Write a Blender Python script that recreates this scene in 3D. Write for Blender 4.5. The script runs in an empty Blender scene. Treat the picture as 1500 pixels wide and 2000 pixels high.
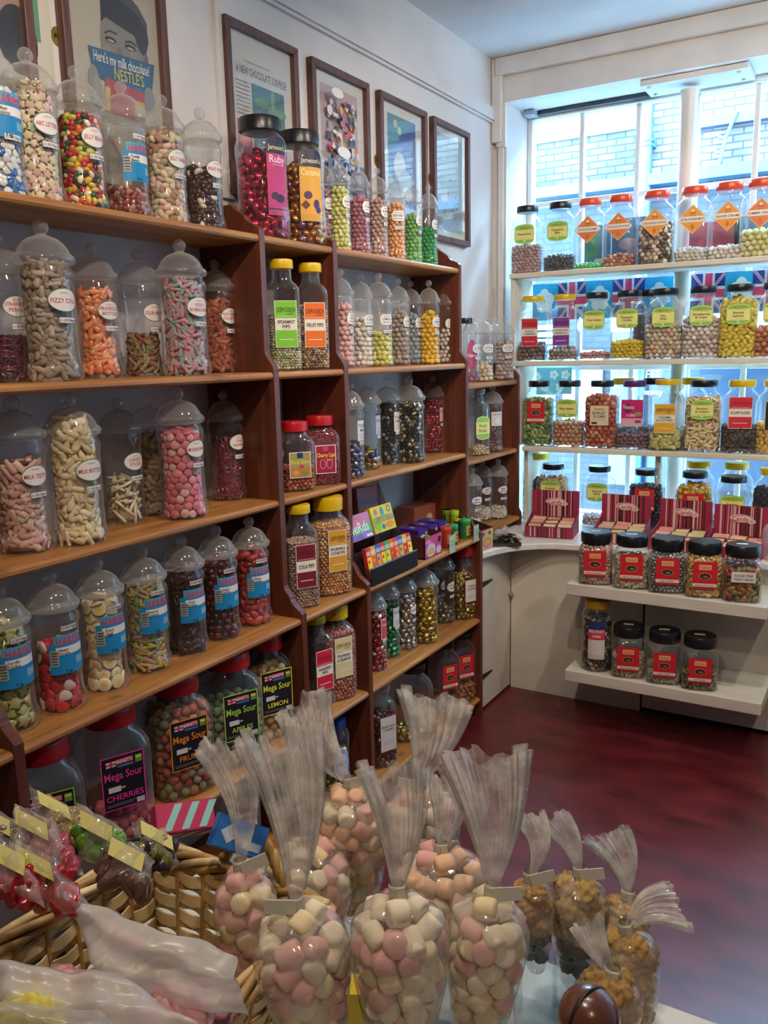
import bpy, math, random
import numpy as np
from mathutils import Matrix, Vector

random.seed(7)
RNG = np.random.default_rng(7)
SC = bpy.context.scene
COL = SC.collection
PI = math.pi

# ------------------------------------------------------------------ camera
H = 1.5
FPX = 1650.0
def _basis(yaw, pitch, roll):
    cy, sy = math.cos(yaw), math.sin(yaw)
    f0 = np.array([-sy, cy, 0]); rt = np.array([cy, sy, 0]); up = np.array([0, 0, 1.0])
    fw = math.cos(pitch) * f0 - math.sin(pitch) * up
    u = math.cos(pitch) * up + math.sin(pitch) * f0
    r = math.cos(roll) * rt + math.sin(roll) * u
    u2 = -math.sin(roll) * rt + math.cos(roll) * u
    return r, u2, fw
CR, CU, CF = _basis(math.radians(31.10), math.radians(10.55), math.radians(-1.269))
cam_data = bpy.data.cameras.new('camera')
cam = bpy.data.objects.new('camera', cam_data)
COL.objects.link(cam)
cam.matrix_world = Matrix(((CR[0], CU[0], -CF[0], 0), (CR[1], CU[1], -CF[1], 0), (CR[2], CU[2], -CF[2], H), (0, 0, 0, 1)))
cam_data.sensor_width = 36.0
cam_data.lens = 36.0 * FPX / 2000.0
cam_data.clip_start = 0.02
SC.camera = cam

# ------------------------------------------------------------------ world, lights, exposure
w = bpy.data.worlds.new('world'); SC.world = w; w.use_nodes = True
bg = w.node_tree.nodes['Background']
bg.inputs['Color'].default_value = (0.34, 0.66, 1.0, 1)
bg.inputs['Strength'].default_value = 38.0
SC.view_settings.view_transform = 'Standard'
SC.view_settings.look = 'None'
SC.view_settings.exposure = 1.02
SC.view_settings.gamma = 1.0
SC.view_settings.use_curve_mapping = False
SC.render.engine = 'CYCLES'
cy = SC.cycles
cy.use_denoising = True
cy.use_adaptive_sampling = True; cy.adaptive_threshold = 0.02
cy.max_bounces = 7; cy.diffuse_bounces = 3; cy.glossy_bounces = 3; cy.transmission_bounces = 4
cy.transparent_max_bounces = 20
cy.caustics_reflective = False; cy.caustics_refractive = False
cy.sample_clamp_indirect = 6.0

def area(name, loc, rot, sx, sy, energy, color, portal=False):
    l = bpy.data.lights.new(name, 'AREA'); l.shape = 'RECTANGLE'; l.size = sx; l.size_y = sy
    l.energy = energy; l.color = color
    if portal: l.cycles.is_portal = True
    o = bpy.data.objects.new(name, l); o.location = loc; o.rotation_euler = rot; COL.objects.link(o); return o
area('daylight_portal', (0.05, 4.12, 1.66), (-PI/2, 0, 0), 3.3, 1.9, 1.0, (1, 1, 1), True)
def spot(loc, target, energy, color=(1.0, 0.86, 0.72), size=0.03, ang=125):
    l = bpy.data.lights.new('ceiling_spotlight', 'SPOT'); l.energy = energy; l.color = color
    l.shadow_soft_size = size; l.spot_size = math.radians(ang); l.spot_blend = 0.6
    o = bpy.data.objects.new('ceiling_spotlight', l); o.location = loc
    o.rotation_euler = (Vector(target) - Vector(loc)).to_track_quat('-Z', 'Y').to_euler()
    COL.objects.link(o)
    return o
LAMPS = [((-0.50, 0.35, 2.70), (-1.35, 1.0, 1.0), 20), ((-0.45, 1.15, 2.70), (-1.3, 1.7, 0.9), 22),
         ((-0.20, 2.05, 2.70), (-1.0, 3.3, 0.9), 28), ((0.45, 2.3, 2.70), (-0.7, 3.8, 1.3), 26), ((0.5, -0.5, 2.70), (-0.4, 0.9, 0.7), 15, (1.0, 0.74, 0.50))]
for lp in LAMPS: spot(*lp)

# ------------------------------------------------------------------ pixel -> world (planes of the real place)
def ray(px, py):
    return (px - 750) * CR - (py - 1000) * CU + FPX * CF
def atx(px, py, x):
    d = ray(px, py); t = x / d[0]; return Vector((d[0]*t, d[1]*t, d[2]*t + H))
def aty(px, py, y):
    d = ray(px, py); t = y / d[1]; return Vector((d[0]*t, d[1]*t, d[2]*t + H))
def atz(px, py, z):
    d = ray(px, py); t = (z - H) / d[2]; return Vector((d[0]*t, d[1]*t, z))
def atd(px, py, dep):
    d = ray(px, py) / FPX; return Vector((d[0]*dep, d[1]*dep, d[2]*dep + H))
def topx(p):
    v = np.array([p[0], p[1], p[2] - H]); z = v @ CF
    return 750 + FPX * (v @ CR) / z, 1000 - FPX * (v @ CU) / z

# ------------------------------------------------------------------ materials
def srgb(h):
    if isinstance(h, str):
        h = h.lstrip('#'); c = [int(h[i:i+2], 16) / 255 for i in (0, 2, 4)]
    else: c = list(h)
    return tuple((x / 12.92 if x <= 0.04045 else ((x + 0.055) / 1.055) ** 2.4) for x in c)
MC = {}
def nm(name):
    m = bpy.data.materials.new(name); m.use_nodes = True
    return m, m.node_tree.nodes, m.node_tree.links, m.node_tree.nodes['Principled BSDF']
def flat(hexc, rough=0.5, metal=0.0, coat=0.0):
    k = ('flat', hexc, rough, metal, coat)
    if k in MC: return MC[k]
    m, n, l, b = nm('paint_' + str(hexc).strip('#'))
    c = srgb(hexc)
    b.inputs['Base Color'].default_value = (*c, 1); b.inputs['Roughness'].default_value = rough
    b.inputs['Metallic'].default_value = metal; b.inputs['Coat Weight'].default_value = coat
    # faint mottling so that the surface is not dead flat
    no = n.new('ShaderNodeTexNoise'); no.inputs['Scale'].default_value = 30
    bu = n.new('ShaderNodeBump'); bu.inputs['Strength'].default_value = 0.04; bu.inputs['Distance'].default_value = 0.01
    l.new(no.outputs['Fac'], bu.inputs['Height']); l.new(bu.outputs['Normal'], b.inputs['Normal'])
    MC[k] = m; return m
def noisy(name, c1, c2, scale=(4, 4, 4), rough=0.5, bump=0.1, detail=6, coat=0.0, lo=0.35, hi=0.65, nscale=3.0):
    k = ('noisy', name)
    if k in MC: return MC[k]
    m, n, l, b = nm(name)
    tc = n.new('ShaderNodeTexCoord'); mp = n.new('ShaderNodeMapping'); mp.inputs['Scale'].default_value = scale
    no = n.new('ShaderNodeTexNoise'); no.inputs['Scale'].default_value = nscale; no.inputs['Detail'].default_value = detail
    cr = n.new('ShaderNodeValToRGB')
    cr.color_ramp.elements[0].position = lo; cr.color_ramp.elements[0].color = (*srgb(c1), 1)
    cr.color_ramp.elements[1].position = hi; cr.color_ramp.elements[1].color = (*srgb(c2), 1)
    bu = n.new('ShaderNodeBump'); bu.inputs['Strength'].default_value = bump; bu.inputs['Distance'].default_value = 0.01
    l.new(tc.outputs['Object'], mp.inputs['Vector']); l.new(mp.outputs['Vector'], no.inputs['Vector'])
    l.new(no.outputs['Fac'], cr.inputs['Fac']); l.new(cr.outputs['Color'], b.inputs['Base Color'])
    l.new(no.outputs['Fac'], bu.inputs['Height']); l.new(bu.outputs['Normal'], b.inputs['Normal'])
    b.inputs['Roughness'].default_value = rough; b.inputs['Coat Weight'].default_value = coat
    b.inputs['Coat Roughness'].default_value = 0.3
    MC[k] = m; return m
def clear(name, tint, haze, hazecol, rough=0.05, ior=1.45, spec=1.0, streak=0.0, edge=0.0):
    """thin clear plastic: transparent + fresnel gloss + a little milky haze"""
    if name in MC: return MC[name]
    m, n, l, b = nm(name); n.remove(b)
    out = n['Material Output']
    tr = n.new('ShaderNodeBsdfTransparent'); tr.inputs['Color'].default_value = (*tint, 1)
    df = n.new('ShaderNodeBsdfDiffuse'); df.inputs['Color'].default_value = (*hazecol, 1)
    tl = n.new('ShaderNodeBsdfTranslucent'); tl.inputs['Color'].default_value = (*hazecol, 1)
    hz = n.new('ShaderNodeMixShader'); hz.inputs[0].default_value = 0.35
    l.new(df.outputs[0], hz.inputs[1]); l.new(tl.outputs[0], hz.inputs[2])
    m1 = n.new('ShaderNodeMixShader'); m1.inputs[0].default_value = haze
    l.new(tr.outputs[0], m1.inputs[1]); l.new(hz.outputs[0], m1.inputs[2])
    gl = n.new('ShaderNodeBsdfGlossy'); gl.inputs['Roughness'].default_value = rough
    gl.inputs['Color'].default_value = (spec, spec, spec, 1)
    fr = n.new('ShaderNodeFresnel'); ge = n.new('ShaderNodeNewGeometry')   # a thin sheet reflects alike from either side
    ir = n.new('ShaderNodeMapRange'); ir.inputs['To Min'].default_value = ior; ir.inputs['To Max'].default_value = 1 / ior
    l.new(ge.outputs['Backfacing'], ir.inputs['Value']); l.new(ir.outputs[0], fr.inputs['IOR'])
    m2 = n.new('ShaderNodeMixShader')
    l.new(fr.outputs[0], m2.inputs[0]); l.new(m1.outputs[0], m2.inputs[1]); l.new(gl.outputs[0], m2.inputs[2])
    l.new(m2.outputs[0], out.inputs['Surface'])
    if edge:      # the wall is seen through a longer path at the rims, so it looks milkier there
        dt = n.new('ShaderNodeVectorMath'); dt.operation = 'DOT_PRODUCT'; ab = n.new('ShaderNodeMath'); ab.operation = 'ABSOLUTE'
        l.new(ge.outputs['Incoming'], dt.inputs[0]); l.new(ge.outputs['Normal'], dt.inputs[1]); l.new(dt.outputs['Value'], ab.inputs[0])
        er = n.new('ShaderNodeMapRange'); er.interpolation_type = 'SMOOTHSTEP'; er.inputs['From Min'].default_value = 0.0; er.inputs['From Max'].default_value = 0.65
        er.inputs['To Min'].default_value = haze + edge; er.inputs['To Max'].default_value = haze
        l.new(ab.outputs[0], er.inputs['Value']); l.new(er.outputs[0], m1.inputs[0])
    if streak:
        tc = n.new('ShaderNodeTexCoord'); no = n.new('ShaderNodeTexNoise'); no.inputs['Scale'].default_value = 45; no.inputs['Detail'].default_value = 3
        mr = n.new('ShaderNodeMapRange'); mr.inputs['From Min'].default_value = 0.4; mr.inputs['From Max'].default_value = 0.7
        mr.inputs['To Min'].default_value = haze * 0.5; mr.inputs['To Max'].default_value = haze + streak
        l.new(tc.outputs['Object'], no.inputs['Vector']); l.new(no.outputs['Fac'], mr.inputs['Value']); l.new(mr.outputs[0], m1.inputs[0])
        bu = n.new('ShaderNodeBump'); bu.inputs['Strength'].default_value = 0.5; bu.inputs['Distance'].default_value = 0.003
        l.new(no.outputs['Fac'], bu.inputs['Height']); l.new(bu.outputs['Normal'], gl.inputs['Normal'])
    MC[name] = m; return m
def candy(kind):
    """sweets: colour comes from each sweet's own colour attribute"""
    k = ('candy', kind)
    if k in MC: return MC[k]
    m, n, l, b = nm('candy_' + kind)
    at = n.new('ShaderNodeAttribute'); at.attribute_name = 'Col'
    l.new(at.outputs['Color'], b.inputs['Base Color'])
    rough, metal, spec = dict(matte=(0.75, 0, .3), gloss=(0.25, 0, .5), foil=(0.28, 0.75, .6), gel=(0.18, 0, .6), sugar=(0.85, 0, .4))[kind]
    b.inputs['Roughness'].default_value = rough; b.inputs['Metallic'].default_value = metal
    b.inputs['Specular IOR Level'].default_value = spec
    if kind in ('sugar', 'matte'):
        no = n.new('ShaderNodeTexNoise'); no.inputs['Scale'].default_value = 900
        tc = n.new('ShaderNodeTexCoord'); l.new(tc.outputs['Object'], no.inputs['Vector'])
        bu = n.new('ShaderNodeBump'); bu.inputs['Strength'].default_value = 0.35; bu.inputs['Distance'].default_value = 0.001
        l.new(no.outputs['Fac'], bu.inputs['Height']); l.new(bu.outputs['Normal'], b.inputs['Normal'])
    MC[k] = m; return m

M_WALL = noisy('wall_emulsion', '#cfcac8', '#dad6d4', (1, 1, 1), 0.7, 0.05, 4)
M_CEIL = noisy('ceiling_emulsion', '#d9d8d8', '#e2e0de', (1, 1, 1), 0.8, 0.05, 4)
M_WHITE = noisy('white_gloss_paint', '#d9d7d2', '#e6e3dd', (2, 2, 2), 0.4, 0.08, 5)
M_CREAMP = noisy('cream_painted_board', '#cfc9b8', '#ddd8c9', (2, 2, 2), 0.5, 0.1, 6)
M_SHELFW = noisy('ivory_shelf_paint', '#d8cfb8', '#e4dcc8', (1, 3, 3), 0.45, 0.1, 5)
def wood(name, c1, c2, c3, axis, rough=0.38, k=1.0):
    if name in MC: return MC[name]
    m, n, l, b = nm(name)
    tc = n.new('ShaderNodeTexCoord'); mp = n.new('ShaderNodeMapping')
    s = [22 * k, 22 * k, 22 * k]; s[axis] = 1.6 * k
    mp.inputs['Scale'].default_value = s
    no = n.new('ShaderNodeTexNoise'); no.inputs['Scale'].default_value = 1.6; no.inputs['Detail'].default_value = 7; no.inputs['Distortion'].default_value = 0.6
    cr = n.new('ShaderNodeValToRGB'); e = cr.color_ramp.elements
    e[0].position = 0.3; e[0].color = (*srgb(c1), 1); e[1].position = 0.72; e[1].color = (*srgb(c3), 1)
    x = e.new(0.5); x.color = (*srgb(c2), 1)
    # knots
    mp2 = n.new('ShaderNodeMapping'); s2 = [9, 9, 9]; s2[axis] = 4.5; mp2.inputs['Scale'].default_value = s2
    vo = n.new('ShaderNodeTexVoronoi'); vo.inputs['Scale'].default_value = 1.0
    mr = n.new('ShaderNodeMapRange'); mr.inputs['From Min'].default_value = 0.03; mr.inputs['From Max'].default_value = 0.16
    mr.inputs['To Min'].default_value = 0.75; mr.inputs['To Max'].default_value = 0.0
    mx = n.new('ShaderNodeMix'); mx.data_type = 'RGBA'; mx.inputs[7].default_value = (*[v * 0.35 for v in srgb(c1)], 1)
    l.new(tc.outputs['Object'], mp.inputs['Vector']); l.new(tc.outputs['Object'], mp2.inputs['Vector'])
    l.new(mp.outputs[0], no.inputs['Vector']); l.new(mp2.outputs[0], vo.inputs['Vector'])
    l.new(no.outputs['Fac'], cr.inputs['Fac']); l.new(vo.outputs['Distance'], mr.inputs['Value'])
    l.new(mr.outputs[0], mx.inputs[0]); l.new(cr.outputs['Color'], mx.inputs[6]); l.new(mx.outputs[2], b.inputs['Base Color'])
    bu = n.new('ShaderNodeBump'); bu.inputs['Strength'].default_value = 0.12; bu.inputs['Distance'].default_value = 0.004
    l.new(no.outputs['Fac'], bu.inputs['Height']); l.new(bu.outputs['Normal'], b.inputs['Normal'])
    b.inputs['Roughness'].default_value = rough
    MC[name] = m; return m
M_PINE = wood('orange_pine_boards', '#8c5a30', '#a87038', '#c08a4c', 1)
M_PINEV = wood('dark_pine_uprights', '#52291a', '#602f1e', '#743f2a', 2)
M_FRAMEW = wood('brown_frame_wood', '#4a2f28', '#5a3a32', '#6b4840', 2, 0.5, 2.0)
M_GLASSJ = clear('clear_jar_plastic', (0.985, 0.985, 0.985), 0.03, (0.80, 0.80, 0.78), 0.035, 1.65, 1.0, 0.0, 0.24)
M_LIDV = clear('frosted_jar_lid', (0.96, 0.96, 0.95), 0.15, (0.84, 0.83, 0.80), 0.07, 1.65, 1.0, 0.0, 0.42)
M_PANE = clear('window_glass', (0.97, 0.98, 0.98), 0.0, (0.8, 0.8, 0.8), 0.0, 1.45)
M_CELLO = clear('cellophane_film', (0.97, 0.97, 0.97), 0.17, (0.92, 0.84, 0.76), 0.10, 1.5, 1.0, 0.16)
M_CELLOF = clear('gathered_cellophane', (0.95, 0.95, 0.95), 0.26, (0.96, 0.88, 0.78), 0.22, 1.38, 0.9, 0.30)
M_ACRYL = clear('clear_acrylic', (0.93, 0.96, 0.97), 0.04, (0.7, 0.75, 0.78), 0.05, 1.49)
M_POLY = clear('cloudy_polythene', (0.95, 0.95, 0.94), 0.50, (0.84, 0.81, 0.77), 0.3, 1.45, 0.8)

# ------------------------------------------------------------------ mesh builder
class MB:
    def __init__(s): s.v = []; s.f = []; s.mi = []; s.mats = []; s.n = 0
    def m(s, mat):
        if mat not in s.mats: s.mats.append(mat)
        return s.mats.index(mat)
    def add(s, verts, faces, mat):
        i = s.m(mat); o = s.n
        s.v.extend([tuple(map(float, p)) for p in verts]); s.n += len(verts)
        for f in faces: s.f.append(tuple(a + o for a in f)); s.mi.append(i)
    def box(s, lo, hi, mat, T=None):
        x0, y0, z0 = lo; x1, y1, z1 = hi
        v = [(x0,y0,z0),(x1,y0,z0),(x1,y1,z0),(x0,y1,z0),(x0,y0,z1),(x1,y0,z1),(x1,y1,z1),(x0,y1,z1)]
        if T is not None: v = [T @ Vector(p) for p in v]
        s.add(v, [(0,3,2,1),(4,5,6,7),(0,1,5,4),(1,2,6,5),(2,3,7,6),(3,0,4,7)], mat)
    def prism(s, poly, a, b, mat, axis=1):
        """poly of (u,v) extruded along axis: axis 1 -> (u=x, v=z) along y; axis 2 -> (x,y) along z; axis 0 -> (y,z) along x"""
        n = len(poly)
        def P(u, v, t): return (u, t, v) if axis == 1 else ((u, v, t) if axis == 2 else (t, u, v))
        v = [P(u, w_, a) for u, w_ in poly] + [P(u, w_, b) for u, w_ in poly]
        f = [tuple(range(n))[::-1], tuple(range(n, 2*n))] + [(i, (i+1) % n, n + (i+1) % n, n + i) for i in range(n)]
        s.add(v, f, mat)
    def loft(s, prof, mat, n=2.0, seg=28, cap0=True, cap1=True, c=(0,0,0), ratio=1.0, T=None, sq=None):
        """prof: [(r, z)] or [(r, z, exponent)]; superellipse section"""
        v = []
        for p in prof:
            r, z = p[0], p[1]; e = p[2] if len(p) > 2 else n; rt = p[3] if len(p) > 3 else ratio
            for i in range(seg):
                t = 2 * PI * (i + 0.5) / seg; ct, st = math.cos(t), math.sin(t)
                if e != 2: 
                    k = (abs(ct) ** e + abs(st) ** e) ** (-1.0 / e); ct *= k; st *= k
                v.append((c[0] + r * ct, c[1] + r * rt * st, c[2] + z))
        f = []
        for j in range(len(prof) - 1):
            for i in range(seg):
                a = j * seg + i; b = j * seg + (i + 1) % seg
                f.append((a, b, b + seg, a + seg))
        if cap0: f.append(tuple(range(seg))[::-1])
        if cap1: f.append(tuple(range((len(prof)-1)*seg, len(prof)*seg)))
        if T is not None: v = [T @ Vector(p) for p in v]
        s.add(v, f, mat)
    def tube(s, pts, r, mat, seg=8, caps=True):
        pts = [Vector(p) for p in pts]; v = []; prev = None
        for i, p in enumerate(pts):
            d = (pts[min(i+1, len(pts)-1)] - pts[max(i-1, 0)]).normalized()
            if prev is None:
                a = Vector((0, 0, 1)) if abs(d.z) < 0.9 else Vector((1, 0, 0))
                u = d.cross(a).normalized()
            else: u = (prev - d * prev.dot(d)).normalized()
            prev = u; w_ = d.cross(u)
            rr = r[i] if isinstance(r, (list, tuple)) else r
            for k in range(seg):
                t = 2*PI*k/seg; v.append(p + (u * math.cos(t) + w_ * math.sin(t)) * rr)
        f = [(j*seg+i, j*seg+(i+1) % seg, (j+1)*seg+(i+1) % seg, (j+1)*seg+i) for j in range(len(pts)-1) for i in range(seg)]
        if caps: f += [tuple(range(seg))[::-1], tuple(range((len(pts)-1)*seg, len(pts)*seg))]
        s.add(v, f, mat)
    def torus(s, c, R, r, mat, seg=28, tube=8, T=None):
        v = []; 
        for i in range(seg):
            t = 2*PI*i/seg
            for k in range(tube):
                a = 2*PI*k/tube
                v.append((c[0] + (R + r*math.cos(a))*math.cos(t), c[1] + (R + r*math.cos(a))*math.sin(t), c[2] + r*math.sin(a)))
        f = [(i*tube+k, ((i+1) % seg)*tube+k, ((i+1) % seg)*tube+(k+1) % tube, i*tube+(k+1) % tube) for i in range(seg) for k in range(tube)]
        if T is not None: v = [T @ Vector(p) for p in v]
        s.add(v, f, mat)
    def mesh(s, name, smooth=False, auto=None):
        me = bpy.data.meshes.new(name); me.from_pydata(s.v, [], s.f)
        for m in s.mats: me.materials.append(m)
        me.polygons.foreach_set('material_index', s.mi)
        if smooth:
            me.polygons.foreach_set('use_smooth', [True] * len(s.f))
            if auto is not None:
                try: me.set_sharp_from_angle(angle=math.radians(auto))
                except Exception: pass
        me.update(); return me
    def obj(s, name, parent=None, smooth=False, auto=None, loc=None, rot=None):
        return link(name, s.mesh(name, smooth, auto), parent, loc, rot)
def link(name, me, parent=None, loc=None, rot=None):
    o = bpy.data.objects.new(name, me); COL.objects.link(o)
    if parent is not None: o.parent = parent
    if loc is not None: o.location = loc
    if rot is not None: o.rotation_euler = rot
    return o
def tag(o, label=None, cat=None, group=None, kind=None):
    if label: o['label'] = label
    if cat: o['category'] = cat
    if group: o['group'] = group
    if kind: o['kind'] = kind
    return o
def empty(name, loc, rz=0.0, label=None, cat=None, group=None):
    o = bpy.data.objects.new(name, None); o.empty_display_size = 0.05; COL.objects.link(o)
    o.location = loc; o.rotation_euler = (0, 0, rz)
    return tag(o, label, cat, group)
def struct(name, mb, label=None, **k):
    o = mb.obj(name, **k); o['kind'] = 'structure'
    if label: o['label'] = label
    return o
def bevel(o, w_=0.004, seg=2):
    b = o.modifiers.new('bevel', 'BEVEL'); b.width = w_; b.segments = seg; b.limit_method = 'ANGLE'; b.angle_limit = math.radians(40)
    return o

# ------------------------------------------------------------------ lettering
TXT = {}
def text_geo(s):
    if s in TXT: return TXT[s]
    cu = bpy.data.curves.new('lettering', 'FONT'); cu.body = s; cu.resolution_u = 2; cu.offset = 0.012
    ob = bpy.data.objects.new('lettering', cu)
    me = bpy.data.meshes.new_from_object(ob)
    v = np.array([tuple(x.co) for x in me.vertices]); f = [tuple(p.vertices) for p in me.polygons]
    bpy.data.objects.remove(ob); bpy.data.meshes.remove(me); bpy.data.curves.remove(cu)
    if len(v) == 0: TXT[s] = None; return None
    lo, hi = v.min(0), v.max(0); TXT[s] = (v, f, lo, hi); return TXT[s]
def shape_cols(kind, w_, h_, nx):
    """columns (u, bottom, top) of a label shape"""
    out = []
    for i in range(nx + 1):
        a = -1 + 2 * i / nx
        if kind in ('oval',): a = math.sin(a * PI / 2)
        u = a * w_ / 2
        if kind == 'oval': t = math.sqrt(max(0, 1 - a * a))
        elif kind == 'diamond': t = 1 - abs(a)
        elif kind == 'hex': t = 1.0 if abs(a) < 0.72 else 1 - (abs(a) - 0.72) / 0.28 * 0.55
        elif kind == 'barrel': t = (1 - 0.20 * a * a) if abs(a) < 0.9 else (1 - 0.162) * (1 - ((abs(a) - 0.9) / 0.1) ** 2 * 0.35)
        elif kind == 'dome': out.append((u, -h_/2, h_/2 * (0.35 + 0.65 * math.sqrt(max(0, 1 - a*a))))); continue
        else: t = 1.0
        out.append((u, -h_/2 * t, h_/2 * t))
    return out
def decal(layers, rad=None, dist=0.0, base=0.0006, tilt=None):
    """layers: ('shape', kind, cx, cy, w, h, colour) | ('text', string, cx, cy, h, maxw, colour) | ('poly', pts, colour)
    in label plane u (right), v (up); bent round radius rad, else flat at -Y distance dist"""
    mb = MB(); off = base
    def place(u, v):
        if rad: return (math.sin(u / rad) * (rad + off), -math.cos(u / rad) * (rad + off), v)
        return (u, -(dist + off), v)
    for L in layers:
        if L[0] == 'shape':
            _, kind, cx, cy, w_, h_, c = L
            cols = shape_cols(kind, w_, h_, 14 if rad or kind in ('oval', 'barrel', 'dome') else (4 if kind != 'hex' else 25))
            v = []; 
            for u, a, b in cols: v += [place(cx + u, cy + a), place(cx + u, cy + b)]
            f = [(2*i, 2*i+2, 2*i+3, 2*i+1) for i in range(len(cols) - 1)]
            mb.add(v, f, flat(c, 0.45))
            off += 0.00022
        elif L[0] == 'poly':
            _, pts, c = L
            mb.add([place(u, v) for u, v in pts], [tuple(range(len(pts)))], flat(c, 0.5)); off += 0.00022
        else:
            _, s, cx, cy, h_, mw, c = L
            g = text_geo(s)
            if g is None: continue
            v, f, lo, hi = g
            sy = h_ / 0.72; sx = sy
            wd = (hi[0] - lo[0]) * sx
            if wd > mw: sx *= mw / wd
            cxx = (lo[0] + hi[0]) / 2
            mb.add([place(cx + (p[0] - cxx) * sx, cy + p[1] * sy - h_/2) for p in v], f, flat(c, 0.5))
    return mb

def L_oval(lines, c='#a8282c', w_=0.062, h_=0.044):
    L = [('shape', 'oval', 0, 0, w_, h_, '#4c7a70'), ('shape', 'oval', 0, 0, w_ - .0035, h_ - .0035, '#e6ddd6'),
         ('text', 'KINGSWAY', 0, h_ * .30, .0032, .02, '#b08478')]
    n = len(lines)
    for i, s in enumerate(lines):
        L.append(('text', s, 0, (n - 1) * .0055 - i * .011 - .001, .0075 if n > 1 else .009, w_ * .84, c))
    return L
def L_price(cy=-.04, cx=.006):
    return [('shape', 'rect', cx, cy, .042, .013, '#4a4646'), ('shape', 'rect', cx, cy, .0395, .0108, '#e2dedb'),
            ('text', '£1.00/100gms', cx, cy, .0055, .036, '#2a2828')]
def L_haribo(lines):
    L = [('shape', 'rect', 0, .031, .066, .022, '#3fa0c4'), ('shape', 'rect', 0, -.009, .086, .066, '#1d86be'),
         ('text', 'HARIBO', .003, .030, .017, .062, '#d81f38'), ('shape', 'rect', .004, .008, .066, .017, '#e8e4de'),
         ('shape', 'rect', -.033, -.006, .016, .034, '#a9a6a0'), ('text', '3 kg', -.006, -.036, .006, .02, '#10203a'),
         ('shape', 'rect', .024, -.018, .024, .016, '#7cb4cf')]
    for i in range(5): L.append(('shape', 'rect', -.033, -.018 + i * .0062, .012, .0022, '#4a4846'))
    for i, s in enumerate(lines): L.append(('text', s, -.014, .0115 - i * .008, .006, .024, '#26201e'))
    return L
def L_bonbon(lines, w_=.056):
    L = [('shape', 'hex', 0, 0, w_, .034, '#e4e0da'), ('text', 'TRADITIONAL', 0, .0105, .0036, .03, '#55504e')]
    L += [('text', lines[0], 0, .0015, .0078, w_ * .72, '#2b2725')]
    L += [('text', 'BON BONS' if len(lines) < 2 else lines[1], 0, -.009, .0050, w_ * .6, '#4a4542')]
    return L
def L_dobson(c, lines, w_=.062, h_=.128, dark='#3a2410'):
    L = [('shape', 'rect', 0, 0, w_ + .003, h_ + .003, '#4c3c30'), ('shape', 'rect', 0, 0, w_ + .0015, h_ + .0015, '#efe6d4'), ('shape', 'rect', 0, 0, w_ - .002, h_ - .002, c),
         ('text', 'JOSEPH DOBSON', 0, h_ * .31, .013, w_ * .86, dark), ('text', '& SONS', w_ * .2, h_ * .22, .005, .018, dark),
         ('shape', 'rect', 0, 0, w_ - .002, h_ * .26, '#ebe5d6'),
         ('shape', 'rect', 0, -h_ * .33, w_ * .66, .0022, '#efe6d4'), ('shape', 'rect', 0, h_ * .165, w_ * .8, .0012, '#efe6d4')]
    n = len(lines)
    for i, s in enumerate(lines): L.append(('text', s, 0, (n - 1) * .0065 - i * .013, .0095 if n > 1 else .011, w_ * .8, '#2c2824'))
    return L
def L_maxons(lines):
    L = [('shape', 'barrel', 0, 0, .094, .086, '#6fb43c'), ('shape', 'barrel', 0, 0, .089, .081, '#f2ec9a'), ('shape', 'barrel', 0, 0, .085, .077, '#8cc24a'),
         ('shape', 'rect', 0, -.002, .084, .046, '#e9e487'), ('shape', 'rect', 0, .018, .06, .0012, '#7a9a3a'), ('shape', 'rect', 0, -.020, .05, .0012, '#b0a04a'),
         ('text', 'Maxons', 0, .0265, .009, .05, '#b08a3a'), ('shape', 'oval', 0, -.031, .010, .012, '#cfe3b8')]
    n = len(lines)
    for i, s in enumerate(lines): L.append(('text', s, 0, (n - 1) * .006 - i * .0125, .0095, .066, '#3a3428'))
    return L
def L_diamond(text, c='#e8823a'):
    return [('shape', 'diamond', 0, 0, .118, .118, '#f3c98c'), ('shape', 'diamond', 0, 0, .112, .112, c),
            ('shape', 'rect', 0, .026, .024, .0022, '#8a5a18'), ('shape', 'rect', -.008, .018, .003, .016, '#b8741e'), ('shape', 'rect', 0, .018, .003, .016, '#b8741e'),
            ('shape', 'rect', .008, .018, .003, .016, '#b8741e'), ('shape', 'diamond', 0, .034, .016, .012, '#f3e0a8'),
            ('shape', 'hex', 0, 0, .112, .023, '#efe8dc'), ('shape', 'diamond', 0, -.030, .014, .026, '#c8702a'),
            ('text', text, 0, 0, .0085, .094, '#30241c')]
def L_barnett(c, name):
    return [('shape', 'rect', 0, 0, .098, .128, c), ('shape', 'rect', 0, 0, .093, .123, '#14141a'),
            ('shape', 'rect', -.026, .046, .022, .013, '#d8c8d0'), ('shape', 'rect', -.026, .046, .022, .004, '#c03048'), ('shape', 'rect', -.026, .046, .005, .013, '#c03048'),
            ('shape', 'rect', .004, .049, .040, .012, '#c8405c'), ('text', 'BARNETTS', .004, .049, .008, .036, '#f0e8e8'),
            ('shape', 'rect', .006, .038, .036, .005, '#3a7ac0'), ('shape', 'rect', .036, .046, .015, .018, '#5a9a48'), ('shape', 'rect', .036, .050, .013, .006, '#e0d040'),
            ('text', 'Mega Sour', 0, .018, .019, .086, c), ('shape', 'rect', -.022, -.014, .028, .013, '#d8d8d8'), ('shape', 'rect', -.004, -.013, .012, .004, '#b8b8b8'),
            ('text', name, 0, -.034, .014, .084, c), ('shape', 'rect', -.008, -.049, .07, .0012, '#8a8a8a'), ('shape', 'rect', -.012, -.053, .06, .0012, '#8a8a8a'),
            ('shape', 'rect', .034, -.053, .018, .012, '#c8c8c8')]
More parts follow.
